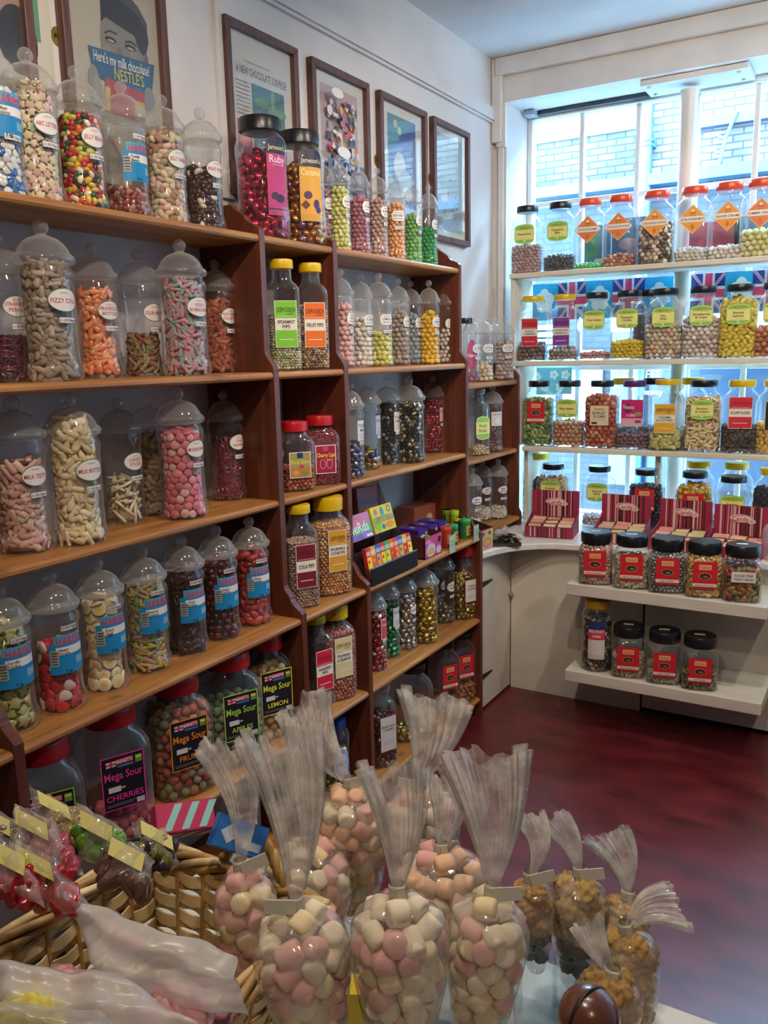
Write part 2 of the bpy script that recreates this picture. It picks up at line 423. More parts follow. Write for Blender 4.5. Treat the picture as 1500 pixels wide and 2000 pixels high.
def L_stock(band, w_=.084, h_=.100):
    return [('shape', 'rect', 0, 0, w_, h_, '#c8222a'), ('shape', 'rect', 0, h_ * .30, w_ * .52, h_ * .19, '#e2a878'), ('text', 'Stockleys', 0, h_ * .30, .008, w_ * .42, '#b4603c'),
            ('shape', 'oval', 0, -h_ * .03, w_ * .52, h_ * .25, '#c9a070'), ('shape', 'oval', 0, -h_ * .03, w_ * .47, h_ * .215, '#3c2e24'), ('shape', 'oval', w_ * .03, -h_ * .05, w_ * .22, h_ * .07, '#8a7458'),
            ('shape', 'rect', 0, -h_ * .36, w_, h_ * .12, '#ded4c6'), ('text', band, 0, -h_ * .36, h_ * .05, w_ * .86, '#2c2420')]
def L_paper(lines, w_=.07, h_=.08, c='#e6e0d8', bd='#8a3040', tc='#2c2828'):
    L = [('shape', 'rect', 0, 0, w_, h_, bd), ('shape', 'rect', 0, 0, w_ - .005, h_ - .005, c)]
    n = len(lines)
    for i, s in enumerate(lines): L.append(('text', s, 0, h_ * .22 - i * .014, .010, w_ * .8, tc))
    for i in range(3): L.append(('shape', 'rect', 0, -h_ * .18 - i * .006, w_ * .6, .0012, '#8a8680'))
    return L

# ------------------------------------------------------------------ base shapes of sweets (numpy)
def ico(sub):
    t = (1 + 5 ** .5) / 2
    v = [(-1,t,0),(1,t,0),(-1,-t,0),(1,-t,0),(0,-1,t),(0,1,t),(0,-1,-t),(0,1,-t),(t,0,-1),(t,0,1),(-t,0,-1),(-t,0,1)]
    f = [(0,11,5),(0,5,1),(0,1,7),(0,7,10),(0,10,11),(1,5,9),(5,11,4),(11,10,2),(10,7,6),(7,1,8),(3,9,4),(3,4,2),(3,2,6),(3,6,8),(3,8,9),(4,9,5),(2,4,11),(6,2,10),(8,6,7),(9,8,1)]
    v = [np.array(p, float) / np.linalg.norm(p) for p in v]
    for _ in range(sub):
        c = {}; nf = []
        def mid(a, b):
            k = (min(a, b), max(a, b))
            if k not in c: m = v[a] + v[b]; v.append(m / np.linalg.norm(m)); c[k] = len(v) - 1
            return c[k]
        for a, b, d in f:
            x, y, z = mid(a, b), mid(b, d), mid(d, a); nf += [(a, x, z), (b, y, x), (d, z, y), (x, y, z)]
        f = nf
    return np.array(v), np.array(f)
ICO0, ICO1, ICO2, ICO3 = ico(0), ico(1), ico(2), ico(3)
def spun(prof, seg):
    """closed lathe about local X axis; prof [(r, x)]; triangles"""
    v = []; f = []
    v.append((prof[0][1], 0, 0))
    for r, x in prof[1:-1]:
        for i in range(seg):
            t = 2*PI*i/seg; v.append((x, r*math.cos(t), r*math.sin(t)))
    v.append((prof[-1][1], 0, 0)); nr = len(prof) - 2
    for i in range(seg): f.append((0, 1 + (i+1) % seg, 1 + i))
    for j in range(nr - 1):
        for i in range(seg):
            a = 1 + j*seg + i; b = 1 + j*seg + (i+1) % seg
            f += [(a, b, b + seg), (a, b + seg, a + seg)]
    e = len(v) - 1; o = 1 + (nr-1)*seg
    for i in range(seg): f.append((e, o + i, o + (i+1) % seg))
    return np.array(v, float), np.array(f)
# local axes: X = long axis in the jar wall plane, Y = second in-plane axis, Z = outward
def warp(g, fn): v, f = g; return np.array([fn(*p) for p in v]), f
BOTTLE = warp(spun([(0,-1),(.38,-.96),(.46,-.6),(.45,.15),(.30,.42),(.26,.75),(.29,.95),(0,1)], 8), lambda x, y, z: (x, y, z*.65))
STICK = spun([(0,-1),(.13,-1),(.13,1),(0,1)], 7)
ROD = spun([(0,-1),(.30,-.95),(.33,-.8),(.33,.8),(.30,.95),(0,1)], 8)
def disc(th): return warp(spun([(0,-1),(.8,-1),(1,-.5),(1,.5),(.8,1),(0,1)], 12), lambda x, y, z: (y, z, x*th))
DISC = disc(.35); THIN = disc(.2)
HEARTB = warp(disc(.3), lambda x, y, z: (x*(1.0 + .25*(y > .2)), y*(1 - .25*abs(x)) - (0.25 if abs(x) < .25 and y > .3 else 0), z))
CUBE = (np.array([(x, y, z) for x in (-.75, .75) for y in (-.75, .75) for z in (-.75, .75)], float),
        np.array([(0,1,3),(0,3,2),(4,6,7),(4,7,5),(0,4,5),(0,5,1),(2,3,7),(2,7,6),(0,2,6),(0,6,4),(1,5,7),(1,7,3)]))
BEAN = warp(ICO1, lambda x, y, z: (x*1.0, y*.62 - .18*(1 - x*x), z*.62))
BALL = ICO1
CRUMP = warp(ICO1, lambda x, y, z: (x*(1.2 + .35*math.sin(7*y+3*z)), y*(.8 + .3*math.sin(9*x)), z*(.8 + .25*math.sin(8*y+4*x))))
STAR = warp(disc(.35), lambda x, y, z: (x*(1 + .35*math.cos(5*math.atan2(y, x))), y*(1 + .35*math.cos(5*math.atan2(y, x))), z))
SHP = dict(ball=(BALL, 1, 1, True), pip=(ICO1, 1, 1, True), bottle=(BOTTLE, 1, .46, True), stick=(STICK, 1, .2, True), rod=(ROD, 1, .42, True), disc=(DISC, 1, .9, True),
           thin=(THIN, 1, .8, True), heart=(HEARTB, 1, .9, True), cube=(CUBE, .8, .9, False), bean=(BEAN, 1, .72, True), wrap=(CRUMP, 1, .9, False), star=(STAR, 1, .9, True))

def fill_mesh(name, rfun, z0, z1, size, shape, pal, mat, ratio=1.0, expn=2.0, seed=0, taper=None):
    """a jarful: the layer against the wall and the heaped top as separate sweets, a core behind, darkened to shade the gaps"""
    rg = np.random.default_rng(seed)
    (bv, bf), sc, pack, smooth = SHP[shape]
    step = size * pack
    P = []; Nn = []
    z = z0 + size * .42; k = 0
    while z < z1 - size * .3:
        r = rfun(z) - size * .47
        per = 2 * PI * r * (0.5 + 0.5 * ratio) * (1.0 if expn == 2 else 1.14)
        cnt = max(3, int(per / (size * (.98 if pack > .8 else .78))))
        for i in range(cnt):
            t = 2 * PI * (i + .5 * (k % 2) + rg.uniform(-.14, .14)) / cnt
            ct, st = math.cos(t), math.sin(t)
            q = 1 if expn == 2 else (abs(ct)**expn + abs(st)**expn) ** (-1/expn)
            P.append((r*q*ct, r*ratio*q*st, z + rg.uniform(-.14, .14) * size))
            if expn == 2: Nn.append((ct, st, rg.uniform(-.1, .3)))
            else:
                e = expn - 1; Nn.append((math.copysign(abs(ct)**e, ct), math.copysign(abs(st)**e, st), rg.uniform(-.1, .3)))
        z += step * .86; k += 1
    rt = rfun(z1) - size * .5; a = 0.0
    while a < rt:
        cnt = max(1, int(2 * PI * a / size))
        for i in range(cnt):
            t = 2*PI*(i + rg.uniform(-.2, .2)) / cnt
            P.append((a*math.cos(t), a*ratio*math.sin(t), z1 - size*.5 + (1 - a/rt) * size * .5 + rg.uniform(-.3, .3)*size)); Nn.append((rg.uniform(-.5, .5), rg.uniform(-.5, .5), 1))
        a += size * .85
    P = np.array(P); Nn = np.array(Nn); Nn /= np.linalg.norm(Nn, axis=1)[:, None]; n = len(P)
    up = np.tile(np.array([0, 0, 1.0]), (n, 1)); up[np.abs(Nn[:, 2]) > .9] = (1, 0, 0)
    T = np.cross(up, Nn); T /= np.linalg.norm(T, axis=1)[:, None]; B = np.cross(Nn, T)
    an = rg.uniform(0, 2*PI, n); c_, s_ = np.cos(an)[:, None], np.sin(an)[:, None]
    X = T*c_ + B*s_; Y = -T*s_ + B*c_
    scl = size * .5 * sc * rg.uniform(.9, 1.1, n)
    if shape in ('bottle', 'rod', 'stick', 'bean'): scl = scl * 1.25
    V = P[:, None, :] + scl[:, None, None] * (bv[None, :, 0:1]*X[:, None, :] + bv[None, :, 1:2]*Y[:, None, :] + bv[None, :, 2:3]*Nn[:, None, :])
    nb = len(bv); F = (bf[None] + (np.arange(n)*nb)[:, None, None]).reshape(-1, 3)
    palc = np.array([srgb(c) for c in pal]); ci = rg.integers(0, len(pal), n)
    base = palc[ci] * rg.uniform(.85, 1.1, (n, 1))
    C = np.repeat(base, nb, axis=0)
    if shape == 'thin' and len(pal) > 1 and pal[0] == '#f0e6c8':   # fried eggs: yolk in the middle
        yolk = (np.abs(bv[:, 0]) < .1) & (np.abs(bv[:, 1]) < .1); C.reshape(n, nb, 3)[:, yolk] = srgb('#e8c020')
    if shape == 'rod' and len(pal) == 2:                            # two-tone rods
        half = bv[:, 0] > 0; CC = C.reshape(n, nb, 3); CC[:, half] = palc[1 - ci][:, None, :]
        C = CC.reshape(-1, 3)
    V = V.reshape(-1, 3)
    # core
    seg = 16; rings = [z0 + .002, z0 + (z1 - z0)*.5, z1 - size*.7]; cv = []
    for zz in rings:
        r = max(.004, rfun(zz) - size * .62)
        for i in range(seg):
            t = 2*PI*i/seg; ct, st = math.cos(t), math.sin(t)
            q = 1 if expn == 2 else (abs(ct)**expn + abs(st)**expn) ** (-1/expn)
            cv.append((r*q*ct, r*ratio*q*st, zz))
    cf = []
    for j in range(2):
        for i in range(seg):
            a_, b_ = j*seg+i, j*seg+(i+1) % seg; cf += [(a_, b_, b_+seg), (a_, b_+seg, a_+seg)]
    cv.append((0, 0, rings[2])); ctop = len(cv) - 1
    cf += [(2*seg+i, 2*seg+(i+1) % seg, ctop) for i in range(seg)]
    o = len(V); V = np.vstack([V, np.array(cv)]); F = np.vstack([F, np.array(cf) + o])
    C = np.vstack([C, np.tile(palc.mean(0) * .8, (len(cv), 1))])  # core taken darker than the sweets, gap shade put into its colour
    me = bpy.data.meshes.new(name)
    me.vertices.add(len(V)); me.vertices.foreach_set('co', V.astype(np.float32).ravel())
    me.loops.add(F.size); me.loops.foreach_set('vertex_index', F.astype(np.int32).ravel())
    me.polygons.add(len(F)); me.polygons.foreach_set('loop_start', np.arange(0, F.size, 3, dtype=np.int32))
    me.polygons.foreach_set('loop_total', np.full(len(F), 3, dtype=np.int32))
    if smooth: me.polygons.foreach_set('use_smooth', np.ones(len(F), dtype=bool))
    at = me.color_attributes.new('Col', 'FLOAT_COLOR', 'POINT')
    at.data.foreach_set('color', np.hstack([C, np.ones((len(C), 1))]).astype(np.float32).ravel())
    me.materials.append(candy(mat)); me.update(); me.validate()
    return me

# ------------------------------------------------------------------ jars
JARS = {}   # kind -> (body profile, lid builder, label distance, ...)
def prof_interp(prof):
    zs = [p[1] for p in prof]; rs = [p[0] for p in prof]
    return lambda z: float(np.interp(z, zs, rs))
def make_jar_kind(kind, R, Ht):
    """returns dict of meshes and numbers; meshes are shared by all jars of that kind"""
    key = (kind, round(R, 4), round(Ht, 4))
    if key in JARS: return JARS[key]
    d = {}
    if kind == 'v':
        p = [(R*.90, 0), (R*.97, .006), (R, .016), (R*.99, .026), (R*.93, .036), (R*.90, .045), (R*.895, Ht*.34), (R*.90, Ht*.60), (R*.94, Ht*.625), (R*.965, Ht*.65), (R*.94, Ht*.678), (R*.86, Ht*.70), (R*.84, Ht*.735)]
        b = MB(); b.loft(p, M_GLASSJ, seg=32, cap1=False)
        l = MB(); l.loft([(R*.86, Ht*.722), (R*.97, Ht*.728), (R*1.02, Ht*.745), (R*1.02, Ht*.765), (R*.97, Ht*.778), (R*.90, Ht*.786), (R*.86, Ht*.80), (R*.80, Ht*.822), (R*.70, Ht*.850), (R*.55, Ht*.876), (R*.36, Ht*.893), (R*.2, Ht*.902), (R*.14, Ht*.915)], M_LIDV, seg=32)
        k = MB(); q = R*.25 + .001; zc = Ht - q
        k.loft([(q*.55, zc - q*.95)] + [(q*math.cos(a), zc + q*math.sin(a)) for a in [-.95, -.6, -.25, .1, .5, .9, 1.25, 1.5]], M_LIDV, seg=18)
        d.update(knob=k.mesh('knob', True), n=2.0, ratio=1.0, lab=(R*.90, None), inner=[(R*.9, 0), (R*.94, .016), (R*.93, .026), (R*.86, .04), (R*.86, Ht*.60), (R*.90, Ht*.65), (R*.80, Ht*.70), (R*.8, Ht*.75), (R*.6, Ht*.86)], labz=Ht*.50)
    elif kind == 'r':   # round, black screw lid (wrapped fruit chocolates)
        p = [(R*.9, 0), (R*.99, .008), (R, .03), (R, Ht*.22), (R*.95, Ht*.3), (R*.93, Ht*.6), (R*.97, Ht*.7), (R*.98, Ht*.76), (R*.9, Ht*.83), (R*.70, Ht*.87), (R*.68, Ht*.91)]
        b = MB(); b.loft(p, M_GLASSJ, seg=32, cap1=False)
        l = MB(); l.loft([(R*.72, Ht*.885), (R*.78, Ht*.89), (R*.79, Ht*.985), (R*.75, Ht), (R*.3, Ht)], None, seg=32)
        d.update(n=2.0, ratio=1.0, lab=(R*.965, None), inner=[(a*.96, z) for a, z in p], labz=Ht*.48)
    elif kind == 'q':   # tall square jar with sloping shoulder
        ra = .92; e = 5
        p = [(R*.92, 0, e), (R, .010, e), (R, Ht*.70, e), (R*.97, Ht*.735, e), (R*.86, Ht*.775, 4), (R*.70, Ht*.80, 3), (R*.62, Ht*.82, 2), (R*.60, Ht*.935, 2)]
        b = MB(); b.loft(p, M_GLASSJ, seg=40, cap1=False, ratio=ra)
        l = MB(); l.loft([(R*.64, Ht*.915), (R*.72, Ht*.918), (R*.735, Ht*.93), (R*.735, Ht*.985), (R*.70, Ht), (R*.2, Ht)], None, seg=32)
        d.update(n=e, ratio=ra, lab=(None, R*ra), inner=[(a[0]*.96, a[1]) for a in p], labz=Ht*.42)
    elif kind == 'w':   # wide flat-fronted jar with black / red / yellow lid
        ra = .72; e = 4.5
        p = [(R*.9, 0, e), (R*.985, .008, e), (R, .03, e), (R, Ht*.62, e), (R*.98, Ht*.70, e), (R*.90, Ht*.765, 4), (R*.78, Ht*.81, 3.2), (R*.64, Ht*.845, 2.3, .95), (R*.60, Ht*.86, 2, 1), (R*.60, Ht*.92, 2, 1)]
        b = MB(); b.loft(p, M_GLASSJ, seg=40, cap1=False, ratio=ra)
        l = MB(); l.loft([(R*.62, Ht*.905), (R*.66, Ht*.908), (R*.675, Ht*.92), (R*.675, Ht*.985), (R*.65, Ht), (R*.2, Ht)], None, seg=32)
        d.update(n=e, ratio=ra, lab=(None, R*ra), inner=[(a[0]*.96, a[1]) for a in p], labz=Ht*.52)
    elif kind == 'b':   # big square-shouldered jar, broad red lid
        ra = .88; e = 5
        p = [(R*.9, 0, e), (R, .012, e), (R, Ht*.66, e), (R*.96, Ht*.71, e), (R*.84, Ht*.77, 4), (R*.68, Ht*.81, 2.4), (R*.66, Ht*.88, 2)]
        b = MB(); b.loft(p, M_GLASSJ, seg=40, cap1=False, ratio=ra)
        l = MB(); l.loft([(R*.70, Ht*.86), (R*.76, Ht*.865), (R*.77, Ht*.97), (R*.73, Ht), (R*.2, Ht)], None, seg=36)
        d.update(n=e, ratio=ra, lab=(None, R*ra), inner=[(a[0]*.96, a[1]) for a in p], labz=Ht*.40)
    elif kind == 'j':   # squat square jar, wide black lid
        ra = .96; e = 5
        p = [(R*.92, 0, e), (R, .009, e), (R, Ht*.62, e), (R*.97, Ht*.68, e), (R*.86, Ht*.73, 3.5), (R*.80, Ht*.755, 2.4), (R*.79, Ht*.80, 2)]
        b = MB(); b.loft(p, M_GLASSJ, seg=40, cap1=False, ratio=ra)
        l = MB(); l.loft([(R*.82, Ht*.79), (R*.88, Ht*.795), (R*.90, Ht*.82), (R*.90, Ht*.96), (R*.84, Ht), (R*.25, Ht)], None, seg=36)
        d.update(n=e, ratio=ra, lab=(None, R*ra), inner=[(a[0]*.96, a[1]) for a in p], labz=Ht*.40)
    d['body'] = b.mesh('jar_body', True, 50); d['lidmb'] = l; d['R'] = R; d['H'] = Ht
    d['rf'] = prof_interp(d['inner']); JARS[key] = d; return d
LIDM = {}
def lid_mesh(d, col):
    k = (id(d), col)
    if k not in LIDM:
        l = d['lidmb']; mb = MB(); mb.v = l.v; mb.f = l.f; mb.mi = [0] * len(l.f); mb.n = l.n
        mb.mats = [M_LIDV if col is None else flat(col, 0.3)]
        LIDM[k] = mb.mesh('lid', True, 40)
    return LIDM[k]
NJ = [0]
def jar(kind, R, Ht, loc, face, lidcol, layers, sweets, fillfrac, label, swdesc, price=False, group=None, labdz=0.0, pricez=None, lid_sticker=False):
    """sweets: (shape, size, palette, material); face: direction of the label (0 = -Y, 90 = +X)"""
    d = make_jar_kind(kind, R, Ht); NJ[0] += 1
    root = empty('sweet_jar', loc, math.radians(face), label, 'jar', group)
    link('jar_body', d['body'], root)
    lid = link('lid', lid_mesh(d, lidcol), root)
    if 'knob' in d: link('knob', d['knob'], lid)
    rad, dist = d['lab']
    if layers:
        mb = decal(layers, rad=rad, dist=dist or 0)
        mb.obj('flavour_label', root, loc=(0, 0, d['labz'] + labdz))
    if price:
        mb = decal(L_price(0, .004), rad=rad, dist=dist or 0)
        mb.obj('price_label', root, loc=(0, 0, d['labz'] + (labdz + (-.040 if pricez is None else pricez))))
    if lid_sticker:
        mb = MB(); mb.box((-.022, -.008, Ht + .0002), (.016, .008, Ht + .0009), flat('#dcd6ca')); mb.obj('lid_sticker', lid)
    if sweets:
        shape, size, pal, mt = sweets
        ztop = .006 + fillfrac * (Ht * (.70 if kind == 'v' else .80))
        me = fill_mesh('sweets', d['rf'], .005, ztop, size, shape, pal, mt, d['ratio'], d['n'], seed=NJ[0])
        o = link('sweets', me, None, loc, (0, 0, math.radians(face)))
        tag(o, swdesc, 'sweets', None, 'stuff')
    return root

# ================================================================== THE SETTING
WX = -1.69            # left wall
WY = 3.86             # window wall
CZ = 2.81             # ceiling
RX, BY = 2.3, -1.6    # right wall, wall behind the camera
M_FLOOR = noisy('oxblood_floor_paint', '#461216', '#70262b', (2.2, 4.5, 1), 0.36, 0.10, 12, 0.2, 0.3, 0.72, 2.4)
mb = MB(); mb.box((WX - .1, BY - .1, -.05), (RX + .1, 4.3, 0), M_FLOOR); struct('floor', mb)
mb = MB(); mb.box((WX - .1, BY - .1, CZ), (RX + .1, WY + .02, CZ + .1), M_CEIL); struct('ceiling', mb)
mb = MB(); mb.box((WX - .12, BY - .1, 0), (WX, 4.3, CZ), M_WALL); struct('wall_left', mb)
mb = MB(); mb.box((RX, BY - .1, 0), (RX + .12, 4.3, CZ), M_WALL); struct('wall_right', mb)
mb = MB(); mb.box((WX, BY - .1, 0), (RX, BY, CZ), M_WALL); struct('wall_rear', mb)
mb = MB()
mb.box((WX, WY, 0), (-1.625, 4.24, 2.625), M_WALL)                # jamb strip beside the corner
mb.box((WX, WY, 2.625), (RX, 4.24, CZ), M_WHITE)                 # head and soffit over the window
mb.box((1.75, WY, 0), (RX, 4.24, 2.625), M_WALL)
mb.box((-1.625, 4.06, 0), (1.75, 4.24, .66), M_WHITE)            # wall under the window
struct('wall_window', mb)
mb = MB(); mb.box((WX + .001, BY, 2.545), (WX + .022, WY, 2.60), M_WALL); mb.box((WX + .001, BY, 2.535), (WX + .012, WY, 2.545), M_WALL)
struct('trim_1', mb)                                              # ledge high on the left wall
mb = MB(); mb.box((WX + .001, 1.945, 1.95), (WX + .012, 1.985, 2.53), M_WALL); struct('trim_5', mb)
mb = MB(); mb.box((-1.67, WY - .035, 2.735), (RX, WY - .001, CZ - .001), M_WHITE); bevel(struct('trim_2', mb))
mb = MB(); mb.box((WX + .002, WY - .03, 2.45), (-1.64, WY - .001, CZ - .001), M_WHITE); bevel(struct('trim_3', mb))
mb = MB(); mb.box((-1.66, WY - .012, .72), (-1.635, WY - .001, 2.43), M_WHITE); mb.box((-1.665, WY - .02, 2.43), (-1.622, WY - .001, 2.62), M_WHITE); struct('trim_4', mb)
mb = MB(); mb.box((-1.60, 4.08, 2.606), (-1.02, 4.12, 2.624), flat('#24282c')); mb.box((-1.61, 4.03, 2.60), (-1.56, 4.10, 2.624), flat('#8fa0a8')); struct('trim_6', mb)  # dark strip colours in the shaded gap along the soffit's back edge

# window: frame, glazing bars, panes
FY = 4.15
mull = [-1.357, -1.094, -.855, -.592, -.327, -.062, .203, .468, .733, .998, 1.263, 1.528]
rows = [2.205, 1.81, 1.415, 1.02]
mb = MB()
mb.box((-1.625, FY - .03, .66), (-1.60, FY + .03, 2.625), M_WHITE); mb.box((1.72, FY - .03, .66), (1.75, FY + .03, 2.625), M_WHITE)
mb.box((-1.60, FY - .035, 2.595), (1.72, FY + .03, 2.625), M_WHITE); mb.box((-1.60, FY - .05, .66), (1.72, FY + .03, .70), M_WHITE)
win = struct('window_1', mb); bevel(win, .004)
mb = MB()
for x in mull:
    wd = .028 if abs(x + .855) < .01 else .011
    mb.box((x - wd, FY - .018, .70), (x + wd, FY + .018, 2.595), M_WHITE)
for z in rows: mb.box((-1.60, FY - .016, z - .012), (1.72, FY + .016, z + .012), M_WHITE)
bevel(mb.obj('glazing_bars', win), .003)
mb = MB(); mb.box((-1.60, FY - .002, .70), (1.72, FY + .002, 2.595), M_PANE); mb.obj('glazing', win)

# round iron post and its bracket
mb = MB(); mb.loft([(.036, .70), (.036, 2.56), (.040, 2.58)], M_WHITE, seg=28, c=(-.845, 4.0, 0)); 
post = mb.obj('column', None, True, 50); tag(post, 'round white painted iron post standing in front of the shop window', 'post')
mb = MB(); mb.box((-1.03, 3.90, 2.600), (-.60, 4.09, 2.624), M_WHITE)
for x, y in ((-1.0, 3.93), (-1.0, 4.05), (-.64, 3.93), (-.64, 4.05)): mb.loft([(.010, 2.592), (.010, 2.601)], M_WHITE, seg=8, c=(x, y, 0))
o = bevel(mb.obj('ceiling_plate'), .003); tag(o, 'white bolted plate fixing the iron post under the window beam', 'bracket')

# ================================================================== OUTSIDE
def brick_mat(name, c1, c2, mortar, sc=1.9):
    m, n, l, b = nm(name)
    tc = n.new('ShaderNodeTexCoord'); mp = n.new('ShaderNodeMapping'); mp.inputs['Rotation'].default_value = (PI/2, 0, 0)
    br = n.new('ShaderNodeTexBrick'); br.inputs['Color1'].default_value = (*srgb(c1), 1); br.inputs['Color2'].default_value = (*srgb(c2), 1)
    br.inputs['Mortar'].default_value = (*srgb(mortar), 1); br.inputs['Scale'].default_value = sc
    br.inputs['Brick Width'].default_value = .235; br.inputs['Row Height'].default_value = .082; br.inputs['Mortar Size'].default_value = .010; br.inputs['Bias'].default_value = -.1
    no = n.new('ShaderNodeTexNoise'); no.inputs['Scale'].default_value = 5; no.inputs['Detail'].default_value = 8
    mx = n.new('ShaderNodeMix'); mx.data_type = 'RGBA'; mx.blend_type = 'OVERLAY'; mx.inputs[0].default_value = .8
    l.new(tc.outputs['Object'], mp.inputs['Vector']); l.new(mp.outputs[0], br.inputs['Vector']); l.new(tc.outputs['Object'], no.inputs['Vector'])
    l.new(br.outputs['Color'], mx.inputs[6]); l.new(no.outputs['Fac'], mx.inputs[7]); l.new(mx.outputs[2], b.inputs['Base Color'])
    bu = n.new('ShaderNodeBump'); bu.inputs['Distance'].default_value = .01; bu.inputs['Strength'].default_value = .6
    l.new(br.outputs['Fac'], bu.inputs['Height']); bu.invert = True; l.new(bu.outputs['Normal'], b.inputs['Normal'])
    b.inputs['Roughness'].default_value = .9; return m
M_BR1 = brick_mat('weathered_brick', '#3e3c3b', '#282829', '#15181c')
M_BR2 = brick_mat('pale_brick', '#574c45', '#3b3634', '#272528')
M_BR3 = brick_mat('dark_street_brick', '#1a1f25', '#13171c', '#0c0f13')
OY = 6.0
mb = MB()
mb.box((-6, OY, 2.62), (-1.52, OY + .3, 2.93), M_BR1); mb.box((-6, OY - .02, 2.93), (-1.52, OY + .32, 2.965), flat('#363c44', .8))
ow = mb.obj('brick_parapet'); tag(ow, 'low weathered brick wall across the lane seen through the upper panes', 'wall', kind='structure')
mb = MB(); mb.box((-1.52, OY - .02, 2.62), (6, OY + .3, 3.9), M_BR2)
ow = mb.obj('brick_gable_wall'); tag(ow, 'taller pale brick wall beyond the blue downpipe', 'wall', kind='structure')
mb = MB(); mb.box((-6, OY, 0), (6, OY + .25, 2.55), M_BR3); mb.box((-6, OY - .12, 2.55), (6, OY + .3, 2.62), flat('#1a3246', .5))
sf = mb.obj('shop_front'); tag(sf, 'dark shop front across the lane under a blue painted ledge', 'building')
mb = MB(); mb.box((-1.72, OY - .03, .55), (-.62, OY + .01, 1.62), flat('#081724', .3)); mb.obj('shop_window', sf)
mb = MB(); mb.box((-1.72, OY - .05, 1.62), (-.62, OY + .01, 1.72), flat('#c9d4da', .5)); mb.obj('fascia', sf)
mb = decal([('text', 'COFFEE', 0, 0, .055, .26, '#d5dde2')]); mb.obj('shop_lettering', sf, loc=(-1.50, OY - .034, 1.33))
mb = decal([('text', 'takeaway', 0, 0, .04, .26, '#d5dde2')]); mb.obj('shop_lettering', sf, loc=(-1.46, OY - .034, 1.21))
mb = MB(); mb.box((-2.06, OY - .04, .9), (-1.78, OY - .01, 1.50), flat('#b8bec2', .6)); mb.obj('white_shutter', sf)
mb = MB()
for i in range(14): mb.box((-2.34, OY - .03, 1.0 + i*.05), (-2.12, OY - .005, 1.035 + i*.05), flat('#405464', .5))
mb.obj('slatted_blind', sf)
mb = MB(); mb.tube([(-1.505, OY - .09, 0), (-1.505, OY - .09, 4.2)], .036, flat('#1c4068', .4), 14); 
for z in (2.80, 2.83): mb.torus((-1.505, OY - .09, z), .038, .008, flat('#2e5478', .4), 18, 6)
mb.box((-1.55, OY - .06, 2.79), (-1.46, OY - .02, 2.84), flat('#1c4068', .4))
tag(mb.obj('downpipe', None, True, 40), 'blue painted cast iron downpipe on the wall across the lane', 'pipe')
mb = MB(); mb.box((-1.21, OY - .10, 2.86), (-.5, OY - .03, 2.925), flat('#1e3044', .5))
wb = mb.obj('wall_bracket'); tag(wb, 'dark iron bar with a hanging ratchet strap on the pale brick wall', 'bracket')
mb = MB(); mb.tube([(-.96, OY - .11, 2.92), (-1.02, OY - .11, 2.77), (-1.05, OY - .11, 2.62)], .012, flat('#283a4c'), 6)
for i in range(6): mb.box((-1.055 - i*.006, OY - .12, 2.80 - i*.028), (-1.02 - i*.006, OY - .10, 2.815 - i*.028), flat('#2a3a4c'))
mb.obj('strap', wb)
mb = MB(); mb.box((-7, 4.3, -.2), (7, OY, -.02), noisy('lane_paving', '#cfd0d2', '#e4e4e4', (2, 2, 2), .8)); struct('ground', mb)  # unseen lane, its paving paled to bounce daylight up onto the ceiling

# ================================================================== PINE BOOKCASES
SZ = [1.822, 1.460, 1.107, .772, .428, .085]      # shelf tops
SXF = [-1.475, -1.447, -1.447, -1.386, -1.386, -1.386]
def curve(x0, z0, x1, z1, n=7):
    """ogee-like step from (x0,z0) up to (x1,z1)"""
    out = []
    for i in range(n + 1):
        t = i / n; s = t*t*(3 - 2*t)
        out.append((x0 + (x1 - x0) * (t if False else s), z0 + (z1 - z0) * t))
    return out
def upright(y, t=.022):
    p = [(WX + .004, 0), (-1.384, 0), (-1.384, SZ[3] + .012)] + curve(-1.384, SZ[3] + .012, -1.418, SZ[3] + .045, 5) + curve(-1.422, SZ[3] + .05, -1.445, SZ[3] + .088, 5)
    p += [(-1.445, SZ[1] + .006)] + curve(-1.445, SZ[1] + .006, -1.473, SZ[1] + .055, 6)
    p += [(-1.473, SZ[0] + .012)] + curve(-1.475, SZ[0] + .014, -1.513, SZ[0] + .036, 5) + curve(-1.517, SZ[0] + .04, -1.565, SZ[0] + .082, 6) + [(WX + .004, SZ[0] + .084)]
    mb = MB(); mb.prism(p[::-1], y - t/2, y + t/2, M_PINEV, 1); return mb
UY = [.925, 1.845, 2.19, 3.05]
bc = empty('bookcase', (0, 0, 0), 0, 'long stepped pine bookcase with open back against the wall holding most of the jars', 'bookcase')
def shelf(y0, y1, z, xf, th=.021):
    n = 5; p = [(WX + .004, z - th), (xf - .010, z - th)] + [(xf - .010 + .010 * math.sin(PI*i/n), z - th/2 - th/2*math.cos(PI*i/n)) for i in range(1, n)] + [(xf - .010, z), (WX + .004, z)]
    mb = MB(); mb.prism(p[::-1], y0, y1, M_PINE, 1); return mb
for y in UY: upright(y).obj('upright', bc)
for a, b in zip(UY[:-1], UY[1:]):
    for z, xf in zip(SZ, SXF): shelf(a + .011, b - .011, z, xf).obj('shelf', bc)
# jars run on past the left edge of the frame: a neighbouring bay
b2 = empty('bookcase', (0, 0, 0), 0, 'pine bookcase bay at the frame edge left of the stepped bookcase', 'bookcase')
for y in (.40,): upright(y).obj('upright', b2)
for z, xf in zip(SZ[:5], SXF): shelf(.411, .925 - .0115, z, xf).obj('shelf', b2)
